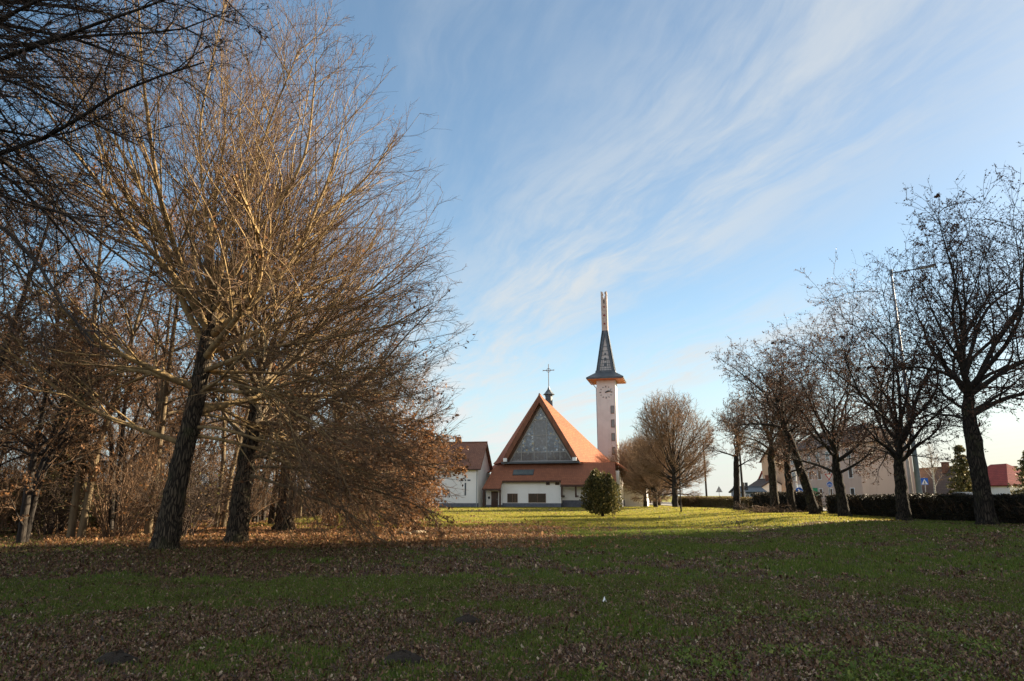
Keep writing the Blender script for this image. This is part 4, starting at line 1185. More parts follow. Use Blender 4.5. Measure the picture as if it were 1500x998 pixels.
# --- thicket on the left: slender multi-stem trees and undergrowth
TH_GROUP = 'thin trees of the left thicket'
def thicket_tree(seed, h, stems, spread, lean):
    rng = np.random.default_rng(seed)
    trs, ps = [], []
    for k in range(stems):
        a = rng.random() * 6.28; s = spread * (0.5 + rng.random())
        ex, ey = math.cos(a) * s + lean, math.sin(a) * s
        hh = h * (0.75 + 0.25 * rng.random()); r = 0.10 * (0.7 + 0.5 * rng.random())
        trs.append([(0.15 * math.cos(a), 0.15 * math.sin(a), -0.2, r * 1.2), (ex * .2, ey * .2, hh * .25, r), (ex * .55, ey * .55, hh * .55, r * 0.7), (ex * .8, ey * .8, hh * .8, r * 0.4), (ex, ey, hh, 0.02)])
    env = (np.array([lean * 0.6, 0, h * 0.62]), np.array([2.6 + spread, 2.6 + spread, h * 0.42]))
    out = [fan(rng, 13, t, 0.25, 0.95, 0.35, 1.2, env, 0.045, -1, 0.75) for t in trs]
    return trs, tuple(np.concatenate([o[i] for o in out]) for i in range(5)), env
th_lv = dict(n2=9, n3=6, n4=3, l2=0.42, l3=0.45, l4=0.55, r2=0.013, r3=0.009, r4=0.0075, w1=0.07, w2=0.1, w3=0.11, up2=0.04)
protos = []
for k, (seed, h, st, sp_, ln) in enumerate(((401, 11.5, 2, 1.4, 0.6), (402, 9.5, 3, 1.8, -0.5), (403, 12.5, 2, 1.0, 0.3), (404, 8.0, 3, 1.6, 0.9))):
    trs, lb, env = thicket_tree(seed, h, st, sp_, ln)
    protos.append(build_tree('thicket_tree', 'thin multi stemmed bare tree in the thicket left of the big oak', (-20 - k, 34, 0), seed, trs, lb, env, th_lv, (M['dark_bark'] if k != 2 else M['mid_bark'], M['twig']), dict(n=2600, size=0.085, mat=M['dead_leaf'], hang=0.4, mask=lambda t, r: r.random(len(t)) < 0.5), group=TH_GROUP, stem_sides=9))
rng = np.random.default_rng(5)
spots = [(-17.6, 22.5), (-22.5, 25.5), (-15.9, 27.0), (-24.5, 30.0), (-13.5, 39.5), (-27.0, 36.0), (-16.6, 24.5), (-19.9, 26.5), (-21.0, 28.5), (-23.0, 43.0), (-30.0, 43.5), (-17.0, 46.5), (-15.2, 29.5), (-17.8, 31.5), (-20.3, 33.0), (-24.0, 34.5), (-14.4, 35.0), (-18.0, 37.5), (-22.5, 39.5), (-27.5, 41), (-15.0, 42.0), (-19.5, 44.5), (-25.0, 46.5), (-31.0, 48), (-15.5, 50), (-21.0, 53), (-28.0, 55), (-36.0, 56), (-17.0, 60), (-24.0, 63), (-33.0, 66), (-42.0, 68), (-18.0, 72), (-27, 76), (-37, 80), (-48, 84), (-20, 86), (-30, 92), (-42, 98), (-56, 100), (-24, 110), (-36, 116), (-50, 122)]
for i, (x, y) in enumerate(spots):
    o = protos[i] if i < len(protos) else copy_tree(protos[int(rng.integers(0, 4))])
    s = 0.85 + 0.35 * rng.random()
    o.location = (x + rng.normal() * 0.4, y + rng.normal() * 0.4, gz(x, y)); o.scale = (s, s, s * (0.95 + 0.2 * rng.random())); o.rotation_euler.z = rng.random() * 6.28
# undergrowth shrubs
def shrub(name, label, seed, h, rad, nst, mat_twig, leafn, lsize, leafm, cat='shrub', group=None, lv=None):
    rng = np.random.default_rng(seed)
    n = nst
    az = rng.random(n) * 6.28; ph = 0.75 + 0.75 * rng.random(n)
    p = np.stack([np.cos(az) * 0.3 * rad * rng.random(n), np.sin(az) * 0.3 * rad * rng.random(n), np.full(n, -0.1)], 1)
    d = np.stack([np.cos(az) * np.cos(ph), np.sin(az) * np.cos(ph), np.sin(ph)], 1)
    L = h * (0.65 + 0.5 * rng.random(n)); r = 0.016 + 0.014 * rng.random(n)
    root = thing(name, label, cat, (0, 0, 0), 0, group)
    P1, R1 = grow(rng, p, d, L, r, 8, 0.09, np.array([0, 0, 0.01]), 0.3)
    mesh_obj('stems', *tubes(P1, R1, 5), mat_twig, root, True)
    q, d2, l2, r2, _ = sprout(rng, P1, R1, L, 9, 0.2, 1.0, 0.6, 0.2, 0.4, 0.3, 0.4, 0.5, 0.007)
    P2, R2 = grow(rng, q, d2, l2, r2, 5, 0.1, 0.02, 0.4)
    q, d3, l3, r3, _ = sprout(rng, P2, R2, l2, 6, 0.1, 1.0, 0.6, 0.2, 0.5, 0.3, 0.4, 0.6, 0.005)
    P3, R3 = grow(rng, q, d3, l3, r3, 3, 0.1, 0.02, 0.5)
    mesh_obj('twigs', *join([tubes(P2, R2, 3), tubes(P3, R3, 3)]), mat_twig, root, True)
    if leafn:
        mesh_obj('leaves', *leaf_quads(rng, on_twigs(rng, P3, leafn), lsize, 0.3), leafm, root)
    return root
SH_GROUP = 'brushy undergrowth of the left thicket'
s1 = shrub('undergrowth_bush', 'tangled brown bush low in the left thicket', 501, 2.6, 1.2, 30, M['dark_twig'], 450, 0.08, M['brush_leaf'], 'bush', SH_GROUP)
s2 = shrub('undergrowth_bush', 'tangled brown bush low in the left thicket', 502, 3.4, 1.0, 24, M['twig'], 350, 0.08, M['dead_leaf'], 'bush', SH_GROUP)
rng = np.random.default_rng(9)
n_b = 0
for y in (28, 31.5, 36, 41, 47, 54, 62, 72, 84, 98):
    step = 2.6 + (y - 28) * 0.05
    xs = np.arange(-0.76 * y - 2, -0.395 * y if y < 50 else -14.5, step)
    for xx in xs:
        o = (s1 if n_b == 0 else s2 if n_b == 1 else copy_tree(s1 if rng.random() < 0.5 else s2))
        n_b += 1
        s = 0.7 + 0.6 * rng.random()
        px_, py_ = xx + rng.normal() * 0.5, y + rng.normal() * 0.9
        o.location = (px_, py_, gz(px_, py_)); o.scale = (s * 1.1, s * 1.1, s); o.rotation_euler.z = rng.random() * 6.28
g1 = shrub('green_bush', 'light green leafy bush low at the left edge of the thicket', 503, 2.4, 1.2, 26, M['twig'], 4200, 0.10, M['green_leaf'], 'bush')
g1.location = (-21.6, 31.5, 0); g1.scale = (1.2, 1.2, 1.0)
g2 = shrub('flowering_bush', 'loose bush of rusty leaves at the foot of the leafy oak', 504, 2.0, 1.4, 30, M['twig'], 3000, 0.11, M['dead_leaf'], 'bush')
g2.location = (-6.4, 40, 0); g2.scale = (1.2, 1.2, 0.9)

# --- evergreens
def yew(name, label, loc, seed, prof_r, h, n, size, mat, cat='bush', core=0.72):
    """dense evergreen: short trunk, dark twiggy inside and upright leaf sprays spread through its volume"""
    rng = np.random.default_rng(seed)
    root = thing(name, label, cat, loc)
    tb = MB(); tb.tube((0, 0, -0.2), (0, 0, h * 0.75), 0.11, 0.04, 8)
    for k in range(26):
        a = k * 2.4; z = h * (0.08 + 0.75 * rng.random()); r = prof_r(z / h) * 0.85
        tb.tube((0, 0, z * 0.6), (math.cos(a) * r, math.sin(a) * r, z), 0.03, 0.012, 5)
    tb.build('trunk', M['dark_bark'], root)
    lobes = rng.random((11, 2)) * np.array([6.28, 0.9])
    u = rng.random(n) ** 0.9; a = rng.random(n) * 6.28
    rr = np.array([prof_r(x) for x in u])
    lob = 1 + 0.17 * np.clip(sum(np.cos((a - la) * 5) * np.exp(-((u - lu) / 0.22) ** 2) for la, lu in lobes), -2, 1.3)
    rad = rr * lob * (core + (1 - core) * np.sqrt(rng.random(n)) + 0.06 * rng.normal(size=n))
    pts = np.stack([np.cos(a) * rad, np.sin(a) * rad, u * h + 0.12 * rng.normal(size=n)], 1)
    d = unit(np.stack([np.cos(a) * 0.55, np.sin(a) * 0.55, np.full(n, 0.9)], 1) + rng.normal(size=(n, 3)) * 0.4)
    wv, nn = frame(d)
    psi = rng.random(n) * 6.28
    w = wv * np.cos(psi)[:, None] + nn * np.sin(psi)[:, None]
    s = (size * (0.6 + 0.9 * rng.random(n)))[:, None]
    V = np.stack([pts, pts + d * s * .5 + w * s * .28, pts + d * s, pts + d * s * .5 - w * s * .28], 1).reshape(-1, 3)
    mesh_obj('foliage', V, (np.arange(n) * 4)[:, None] + np.arange(4)[None, :], mat, root)
    return root
bx_, by_ = on_ground(883, 757)
def plume_bush(name, label, loc, seed, h, rad, mat):
    """old evergreen made of many upright plumes of unequal height with gaps between"""
    rng = np.random.default_rng(seed)
    root = thing(name, label, 'bush', loc)
    tb = MB(); tb.tube((0, 0, -0.2), (0, 0, h * 0.6), 0.13, 0.05, 8)
    V, F, o = [], [], 0
    K = 26
    for k in range(K):
        a = k * 2.39996 + rng.normal() * 0.3
        q = math.sqrt((k + 0.3) / K)
        cx, cy = math.cos(a) * q * rad * 0.74, math.sin(a) * q * rad * 0.74
        top = h * (1.0 - 0.30 * q ** 3) * (0.82 + 0.18 * rng.random()); bot = 0.12 + 0.35 * rng.random() * (0.4 + q)
        pr = rad * (0.27 + 0.12 * rng.random())
        tb.tube((cx * 0.2, cy * 0.2, bot * 0.5 + 0.15), (cx, cy, bot + (top - bot) * 0.5), 0.04, 0.015, 5)
        n = int(620 * (top - bot) / 3)
        u = rng.random(n); aa = rng.random(n) * 6.28
        prof = np.interp(u, [0, 0.12, 0.4, 0.75, 1.0], [0.6, 0.95, 1.0, 0.66, 0.06])
        rr = pr * prof * (0.45 + 0.6 * np.sqrt(rng.random(n)))
        lean = 0.10 * u * (top - bot)
        pts = np.stack([cx + np.cos(aa) * rr + math.cos(a) * lean * q * 0.4, cy + np.sin(aa) * rr + math.sin(a) * lean * q * 0.4, bot + u * (top - bot) + rng.normal(size=n) * 0.06], 1)
        d = unit(np.stack([np.cos(aa) * 0.5, np.sin(aa) * 0.5, np.full(n, 0.9)], 1) + rng.normal(size=(n, 3)) * 0.35)
        wv, nn = frame(d); psi = rng.random(n) * 6.28
        w = wv * np.cos(psi)[:, None] + nn * np.sin(psi)[:, None]
        s_ = (0.17 * (0.5 + 1.0 * rng.random(n)))[:, None]
        V.append(np.stack([pts, pts + d * s_ * .5 + w * s_ * .27, pts + d * s_, pts + d * s_ * .5 - w * s_ * .27], 1).reshape(-1, 3))
        F.append((np.arange(n) * 4)[:, None] + np.arange(4)[None, :] + o); o += 4 * n
    tb.build('trunk', M['dark_bark'], root)
    mesh_obj('foliage', np.concatenate(V), np.concatenate(F), mat, root)
    return root
plume_bush('evergreen_bush', 'tall dark green evergreen bush on the lawn before the tower', (bx_, by_, gz(bx_, by_)), 601, 3.75, 1.5, M['evergreen'])
yew('clipped_shrub', 'dark low shrub beside the church annex', (17.6, 108, 0), 602, lambda u: 2.2 * (1 - u) ** 0.6, 1.5, 5000, 0.25, M['evergreen'])
yew('clipped_shrub', 'tall dark conifer between the church annex and avenue', (18.3, 118, 0), 603, lambda u: 1.5 * (1 - u) ** 0.7 + 0.05, 6.5, 7000, 0.35, M['evergreen'], 'conifer')
def spruce(label, loc, seed, h, rad):
    rng = np.random.default_rng(seed)
    root = thing('spruce_tree', label, 'tree', loc)
    MB().tube((0, 0, -0.2), (0, 0, h), 0.14, 0.02, 8).build('trunk', M['dark_bark'], root)
    n = int(h * 16)
    z = h * (0.1 + 0.88 * np.sort(rng.random(n))); az = np.arange(n) * 2.4 + rng.normal(size=n) * .3
    L = rad * (1 - z / h) ** 0.85 * (0.75 + 0.45 * rng.random(n)) + 0.12
    d = np.stack([np.cos(az), np.sin(az), np.full(n, 0.05)], 1)
    P1, R1 = grow(rng, np.stack([0 * z, 0 * z, z], 1), d, L, np.full(n, 0.025), 6, 0.04, np.array([0, 0, -0.05]), 0.3)
    m_ = n * 70
    pts = on_twigs(rng, P1, m_)
    pts = pts + rng.normal(size=pts.shape) * np.array([0.10, 0.10, 0.05])
    V, F = leaf_quads(rng, pts, 0.20, 0.5)
    mesh_obj('branches', *tubes(P1, R1, 4), M['dark_bark'], root)
    mesh_obj('needles', V, F, M['evergreen'], root)
spruce('dark spruce standing between the gabled house and the thick trunk', (48.6, 75, 0), 611, 7.0, 2.3)
spruce('dark spruce cut by the right edge', (44.5, 59.5, 0), 612, 5.5, 2.4)
spruce('small fir half hidden among thin trees of the left thicket', (-19.8, 31.0, 0), 613, 7.0, 1.7)
bt = [(0, 0, -0.2, 0.12), (0.05, 0, 2, 0.09), (0.1, 0, 4, 0.06), (0.1, 0, 6.5, 0.02)]
benv = (np.array([0, 0, 4.2]), np.array([1.7, 1.7, 2.6]))
rng = np.random.default_rng(620)
white_bark = plain('birch_bark', (0.55, 0.52, 0.47), (0.12, 0.11, 0.10), 6, 0.8, 0.1, None, (0.4, 0.4, 2.0))
build_tree('birch_tree', 'pale stemmed birch beside the blue crossing sign', (42.6, 70.5, 0), 621, [bt], fan(rng, 14, bt, 0.35, 0.95, 0.6, 1.3, benv, 0.035), benv, dict(n2=7, n3=5, r2=0.014, r3=0.010, w1=0.08), (white_bark, M['far_twig']))

# --- hedges
def hedge(label, x0, x1, y0, y1, h, seed, dens, mat=None):
    rng = np.random.default_rng(seed)
    root = thing('hedge', label, 'hedge', ((x0 + x1) / 2, (y0 + y1) / 2, gz((x0 + x1) / 2, (y0 + y1) / 2)))
    hx, hy = (x1 - x0) / 2, (y1 - y0) / 2
    # woody inside: upright stems
    ns = int((y1 - y0) * 14)
    p = np.stack([(rng.random(ns) * 2 - 1) * hx * 0.75, (rng.random(ns) * 2 - 1) * (hy - 0.1), np.full(ns, -0.1)], 1)
    d = unit(np.stack([rng.normal(size=ns) * .2, rng.normal(size=ns) * .2, np.ones(ns)], 1))
    P1, R1 = grow(rng, p, d, h * (0.8 + 0.25 * rng.random(ns)), np.full(ns, 0.018), 5, 0.1, 0.0, 0.4)
    q, d2, l2, r2, _ = sprout(rng, P1, R1, np.full(ns, h), 7, 0.15, 1, 0.7, 0.2, 0.35, 0.3, 0.3, 0.6, 0.006)
    P2, R2 = grow(rng, q, d2, l2, r2, 3, 0.12, 0.03, 0.5)
    mesh_obj('stems', *join([tubes(P1, R1, 4), tubes(P2, R2, 3)]), M['twig'], root)
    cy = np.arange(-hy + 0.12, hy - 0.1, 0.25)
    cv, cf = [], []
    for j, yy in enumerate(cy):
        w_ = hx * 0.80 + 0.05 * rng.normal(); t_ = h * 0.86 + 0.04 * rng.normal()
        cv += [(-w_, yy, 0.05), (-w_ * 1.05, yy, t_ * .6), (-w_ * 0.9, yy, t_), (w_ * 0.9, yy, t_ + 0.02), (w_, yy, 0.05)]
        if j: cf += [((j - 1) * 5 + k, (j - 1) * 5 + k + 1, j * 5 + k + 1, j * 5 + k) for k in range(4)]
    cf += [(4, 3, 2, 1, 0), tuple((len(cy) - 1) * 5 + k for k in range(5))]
    mesh_obj('dark_core', cv, cf, M['soil'], root)  # solid dark filling added so no light shows through the hedge
    n = int((y1 - y0) * dens)
    pts = (rng.random((n, 3)) * 2 - 1)
    # push most leaves to the clipped skin
    ax = rng.integers(0, 5, n)
    sk = rng.random(n) < 0.8
    pts[:, 0] = np.where(sk & (ax < 3), -1 + 0.12 * rng.random(n), pts[:, 0])
    pts[:, 2] = np.where(sk & (ax >= 3), 1 - 0.12 * rng.random(n), pts[:, 2])
    P = np.stack([pts[:, 0] * hx, pts[:, 1] * hy, (pts[:, 2] + 1) / 2 * h * 0.97 + 0.03], 1)
    P[:, 0] += 0.10 * (fbm(P[:, 1] * 0.8 + seed, P[:, 2] * 1.2, seed) - 0.5) * 2
    P[:, 2] *= 1 + 0.10 * (fbm(P[:, 1] * 0.7 + seed, P[:, 0], seed + 3) - 0.5) * 2
    P += rng.normal(size=P.shape) * 0.03
    mesh_obj('foliage', *leaf_quads(rng, P, 0.085, 0.0), mat or M['hedge_leaf'], root)
hedge('long dark clipped hedge behind the thickest trunks', 21.9, 23.1, 16, 46.0, 1.24, 701, 1900)
hedge('short hedge block standing alone beside the path gap', 21.9, 23.0, 47.2, 49.0, 1.25, 702, 2200)
hedge('taller shaggy hedge behind the leaning tree', 22.0, 23.2, 52.0, 64.5, 1.45, 703, 1700)
hedge('low brown hedge running to the far avenue', 22.0, 23.1, 65.2, 95, 1.15, 704, 1300, M['brush_leaf'])
# ------------------------------------------------------------------ street furniture
lamp = thing('street_lamp', 'very tall blue grey lamp post with one long arm', 'street lamp', (24.35, 41.8, gz(24.35, 41.8)))
lm = MB(); lm.tube((0, 0, -0.2), (0, 0, 15.3), 0.17, 0.06, 16); lm.build('pole', M['pole_paint'], lamp, True)
la = MB(); la.tube((-0.1, 0, 15.15), (2.0, 0, 15.5), 0.05, 0.04, 10); la.tube((0, 0, 15.0), (0, 0, 15.4), 0.10, 0.10, 12)
la.build('arm', M['pole_paint'], lamp)
lh = MB(); lh.extrude([(1.7, -0.16, 15.42), (2.85, -0.12, 15.62), (2.85, -0.12, 15.72), (1.7, -0.16, 15.56)], (0, 0.3, 0)); lh.build('lamp_head', M['metal'], lamp)
MB().box(-0.2, -0.19, 0.9, 0.2, -0.165, 1.3).build('hatch', M['metal'], lamp)
def pole(name, label, x, y, h, r, mat, arms=True, cat='pole'):
    t = thing(name, label, cat, (x, y, gz(x, y)))
    MB().tube((0, 0, -0.2), (0, 0, h), r, r * 0.65, 10).build('shaft', mat, t, True)
    if arms:
        a = MB(); a.box(-0.7, -0.05, h - 0.5, 0.7, 0.05, h - 0.4); a.build('crossarm', M['dark_wood'], t)
        for s in (-0.6, 0.6):
            MB().lathe([(0.05, 0), (0.07, 0.08), (0.03, 0.16)], 8, (s, 0, h - 0.398)).build('insulator', M['white_paint'], t)
    return t
pole('utility_pole', 'thin wooden utility pole between the avenue and lone tree', 23.9, 86, 8.4, 0.13, M['dark_bark'])
pole('utility_pole', 'wooden utility pole right of the crooked slender tree', 24.9, 75.5, 8.0, 0.14, M['dark_bark'])
pole('utility_pole', 'slim grey pole in front of the gabled house', 49.0, 73.5, 5.4, 0.07, M['metal'], False)
pole('utility_pole', 'pale concrete pole touching the left of tall lamp post', 30.0 + 4.5, 60.4, 7.0, 0.16, M['concrete_pole'], False)
def sign_post(label, x, y, h, rz=0.0):
    t = thing('road_sign', label, 'sign', (x, y, gz(x, y)), rz)
    MB().tube((0, 0, -0.2), (0, 0, h), 0.035, n=8).build('post', M['metal'], t)
    return t
# round blue path sign with a red bordered plate above
sg = sign_post('slim post with round blue sign under a red and white one', 25.3, 55.6, 3.1, R(-12))
sp1 = disc(MB(), (0, -0.04, 2.12), 0.24, 22, 0.02).build('round_plate', M['sign_blue'], sg)
rg = MB()
for k in range(22):
    a0, a1 = 2 * math.pi * k / 22, 2 * math.pi * (k + 1) / 22
    rg.extrude([(r * math.cos(a), -0.062, 2.12 + r * math.sin(a)) for r, a in ((0.20, a0), (0.225, a0), (0.225, a1), (0.20, a1))], (0, -0.004, 0))
for s in (-1, 1):
    for k in range(12):
        a0, a1 = 2 * math.pi * k / 12, 2 * math.pi * (k + 1) / 12
        rg.extrude([(s * 0.085 + r * math.cos(a), -0.062, 2.08 + r * math.sin(a)) for r, a in ((0.05, a0), (0.068, a0), (0.068, a1), (0.05, a1))], (0, -0.004, 0))
rg.extrude([(-0.085, -0.062, 2.09), (0.0, -0.062, 2.19), (0.085, -0.062, 2.09), (0.06, -0.062, 2.09), (0.0, -0.062, 2.16), (-0.06, -0.062, 2.09)], (0, -0.004, 0))
rg.build('bicycle_mark', M['white_paint'], sp1)
tri = MB(); tri.extrude([(-0.3, -0.04, 2.95), (0.3, -0.04, 2.95), (0, -0.04, 2.43)], (0, -0.02, 0))
trp = tri.build('give_way_plate', M['sign_red'], sg)
tri = MB(); tri.extrude([(-0.2, -0.062, 2.89), (0.2, -0.062, 2.89), (0, -0.062, 2.55)], (0, -0.006, 0)); tri.build('plate_centre', M['white_paint'], trp)
# pedestrian crossing sign
ps = sign_post('square blue pedestrian crossing sign beside the tall lamp post', 35.5, 60.0, 2.75, R(-20))
pp_ = MB().box(-0.27, -0.07, 2.13, 0.27, -0.04, 2.69).build('square_plate', M['sign_blue'], ps)
t_ = MB(); t_.extrude([(-0.24, -0.072, 2.17), (0.24, -0.072, 2.17), (0, -0.072, 2.62)], (0, -0.005, 0)); tt = t_.build('white_triangle', M['white_paint'], pp_)
wm = MB()
wm.extrude([(-0.03, -0.08, 2.36), (0.03, -0.08, 2.36), (0.035, -0.08, 2.27), (0.09, -0.08, 2.19), (0.06, -0.08, 2.185), (0.0, -0.08, 2.26), (-0.06, -0.08, 2.185), (-0.09, -0.08, 2.19), (-0.035, -0.08, 2.27)], (0, -0.004, 0))
disc(wm, (0, -0.08, 2.405), 0.035, 10, 0.004)
wm.build('walker_mark', M['black'], pp_)
# warning triangle seen from behind
ws = sign_post('grey back of a triangular warning sign over the far hedge', 27.1, 91.5, 2.6)
t_ = MB(); t_.extrude([(-0.45, -0.05, 1.95), (0.45, -0.05, 1.95), (0, -0.05, 2.75)], (0, -0.02, 0)); t_.build('triangle_plate', M['metal'], ws)
# pale post with blue plates
bp_ = sign_post('thick pale post with two small blue plates by hedge end', 23.8, 58.4, 4.6, R(-10))
MB().tube((0, 0, 0.1), (0, 0, 4.7), 0.075, 0.07, 12).build('sleeve', M['white_paint'], bp_)
q1 = disc(MB(), (0.16, -0.09, 1.6), 0.3, 20, 0.02).build('round_plate', M['sign_blue'], bp_)
aw = MB(); aw.extrude([(0.05, -0.113, 1.72), (0.11, -0.113, 1.78), (0.28, -0.113, 1.60), (0.33, -0.113, 1.66), (0.33, -0.113, 1.45), (0.12, -0.113, 1.45), (0.19, -0.113, 1.51)], (0, -0.004, 0)); aw.build('arrow_mark', M['white_paint'], q1)
MB().box(-0.02, -0.11, 0.75, 0.34, -0.085, 1.2).build('square_plate', M['sign_blue'], bp_)
gs = thing('green_board', 'green board on two legs below the red roof', 'board', (37.6, 90, 0))
MB().box(-0.1, -0.05, 1.3, 1.75, 0.05, 2.55).build('panel', M['green_board'], gs)
for x in (0.1, 1.5): MB().tube((x, 0.1, -0.2), (x, 0.1, 2.5), 0.05).build('leg', M['metal'], gs)
tlt = thing('traffic_light', 'dark traffic light heads on a post behind lone tree', 'traffic light', (27.6, 83.0, 0))
MB().tube((0, 0, -0.2), (0, 0, 3.1), 0.06).build('post', M['metal'], tlt)
for s in (-0.2, 0.24):
    h_ = MB().box(s - 0.14, -0.2, 2.2, s + 0.14, 0.02, 3.1).build('lamp_head', M['black'], tlt)
    for k in range(3): disc(MB(), (s, -0.202, 2.37 + k * 0.28), 0.09, 12, 0.03).build('lens', M['slate'], h_)

# ------------------------------------------------------------------ parked cars
def car(label, x, y, rz, paint):
    t = thing('parked_car', label, 'car', (x, y, gz(x, y) + 0.03), rz, None)
    prof_ = [(-2.1, .3), (-2.12, .62), (-2.0, .85), (-1.2, .95), (-0.62, 1.42), (0.75, 1.46), (1.45, 1.0), (2.05, .92), (2.1, .35)]
    b = MB(); b.extrude([(px_, -0.84, z_) for px_, z_ in prof_], (0, 1.68, 0)); b.build('body', paint, t)
    g = MB(); g.extrude([(-1.05, -0.85, .98), (-0.58, -0.85, 1.36), (0.7, -0.85, 1.39), (1.25, -0.85, 1.02)], (0, 0.02, 0))
    g.extrude([(-1.05, 0.85, .98), (-0.58, 0.85, 1.36), (0.7, 0.85, 1.39), (1.25, 0.85, 1.02)], (0, -0.02, 0)); g.build('side_glass', M['pane'], t)
    w = MB(); w.add([(-1.19, -0.72, 0.975), (-1.19, 0.72, 0.975), (-0.66, 0.66, 1.41), (-0.66, -0.66, 1.41)], [(0, 1, 2, 3)]); w.build('windscreen', M['pane'], t)
    w = MB(); w.add([(1.43, -0.72, 1.03), (1.43, 0.72, 1.03), (0.8, 0.66, 1.45), (0.8, -0.66, 1.45)], [(3, 2, 1, 0)]); w.build('rear_window', M['pane'], t)
    for wx in (-1.3, 1.3):
        for wy in (-0.87, 0.69):
            wh = MB(); wh.tube((wx, wy, 0.3), (wx, wy + 0.18, 0.3), 0.31, n=16); wo = wh.build('wheel', M['tyre'], t)
            hb = MB(); hb.tube((wx, wy - 0.01, 0.3), (wx, wy + 0.19, 0.3), 0.18, n=12); hb.build('rim', M['metal'], wo)
    for s in (-0.6, 0.6):
        MB().box(-2.14, s - 0.16, .62, -2.05, s + 0.16, .76).build('headlight', M['white_paint'], t)
        MB().box(2.04, s - 0.16, .68, 2.12, s + 0.16, .84).build('tail_light', M['sign_red'], t)
car('white parked car farthest left at the end of the avenue', 20.6, 133, R(100), M['car_white'])
car('silver parked car beside the white one', 24.2, 134, R(78), M['car_silver'])
car('white car parked across behind the silver one', 25.4, 141, R(8), M['car_white'])
car('dark car roof showing over the long hedge', 36.0, 55, R(92), plain('dark_car_paint', (0.03, 0.035, 0.045), (0.025, 0.03, 0.04), 1, 0.25, spec=0.6))

# ------------------------------------------------------------------ things lying on the lawn
def mound(label, x, y, r, h, mat, seed):
    rng = np.random.default_rng(seed)
    n, m = 22, 7
    vs = []
    for i in range(m + 1):
        t = i / m
        for k in range(n):
            g = 2 * math.pi * k / n
            rr = r * (1 - t) * (1 + 0.18 * rng.normal() * (0.4 if t else 1.0))
            xx, yy = rr * math.cos(g) * 1.5, rr * math.sin(g)
            vs.append((xx, yy, h * (1 - (1 - t) ** 2) * (1 + 0.1 * rng.normal()) - 0.02))
    fs = [(i * n + k, i * n + (k + 1) % n, (i + 1) * n + (k + 1) % n, (i + 1) * n + k) for i in range(m) for k in range(n)]
    o = mesh_obj('molehill', vs, fs, mat, None, True)
    o.location = (x, y, gz(x, y))
    tag(o, label, 'molehill')
for lab, px_, py_, r in (('dark molehill in the leaf litter at middle front', 684, 915, 0.22), ('flat dark molehill nearest the camera', 590, 968, 0.24), ('dark molehill at the front left corner', 170, 972, 0.26)):
    x, y = on_ground(px_, py_)
    mound(lab, x, y, r * 0.68, 0.12, M['soil'], int(px_))
for lab, pts in (('pale short log lying on the sunlit leaves', (588, 783, 600, 785)), ('longer pale log beside the short one', (604, 783, 622, 782))):
    (xa, ya), (xb, yb) = on_ground(pts[0], pts[1]), on_ground(pts[2], pts[3])
    l_ = MB(); l_.tube((xa, ya, gz(xa, ya) + 0.07), (xb, yb, gz(xb, yb) + 0.08), 0.10, 0.08, 10)
    tag(l_.build('log', M['log'], None, True), lab, 'log')
def scrap(label, px_, py_, s, gh=0.0):
    x, y = on_ground(px_, py_, gh)
    vs = [(-s, -s * .5, 0.05), (0, -s * .7, .09), (s, -s * .4, .05), (-s * .9, s * .5, .06), (0.1 * s, s * .6, .12), (s * .9, s * .6, .05)]
    vs += [(a, b, c - 0.006) for a, b, c in vs]
    o = mesh_obj('paper_scrap', vs, [(0, 1, 4, 3), (1, 2, 5, 4), (9, 10, 7, 6), (10, 11, 8, 7), (0, 6, 7, 1), (1, 7, 8, 2), (2, 8, 11, 5), (5, 11, 10, 4), (4, 10, 9, 3), (3, 9, 6, 0)], M['white_paint'])
    o.location = (x, y, gz(x, y)); o.rotation_euler.z = 0.4
    tag(o, label, 'paper')
scrap('white paper scrap on the leaf litter right of centre', 886, 888, 0.028)
scrap('white scrap in the sunny litter beside the big trunk', 200, 768, 0.16)
scrap('pale crumpled scrap at the edge of the left thicket', 120, 789, 0.14)
# heap of dry brush at the foot of the reddish trunk
hx_, hy_ = on_ground(1128, 752, 0.33)
rng = np.random.default_rng(808)
n = 420
az = rng.random(n) * 6.28
p = np.stack([rng.normal(size=n) * 0.9, rng.normal(size=n) * 0.5, np.abs(rng.normal(size=n)) * 0.16], 1)
d = unit(np.stack([np.cos(az), np.sin(az), rng.normal(size=n) * 0.35], 1))
Pb, Rb = grow(rng, p, d, 0.5 + 0.7 * rng.random(n), np.full(n, 0.014), 4, 0.15, -0.03, 0.4)
bh = thing('brush_heap', 'heap of dry brushwood at the foot of the reddish trunk', 'brushwood', (hx_, hy_, gz(hx_, hy_)))
mesh_obj('twigs', *tubes(Pb, Rb, 4), M['twig'], bh)
# root shoots round two street trees
for lab, px_, py_, sd_ in (('dark tuft of shoots round the leaning tree foot', 1192, 754, 811), ('dry shoots at the foot of the lone slender tree', 1083, 749, 812)):
    o = shrub('shoot_tuft', lab, sd_, 0.7, 0.7, 30, M['dark_twig'], 300, 0.07, M['hedge_leaf'], 'shoots')
    x, y = on_ground(px_, py_, 0.34); o.location = (x, y - 0.25, gz(x, y))

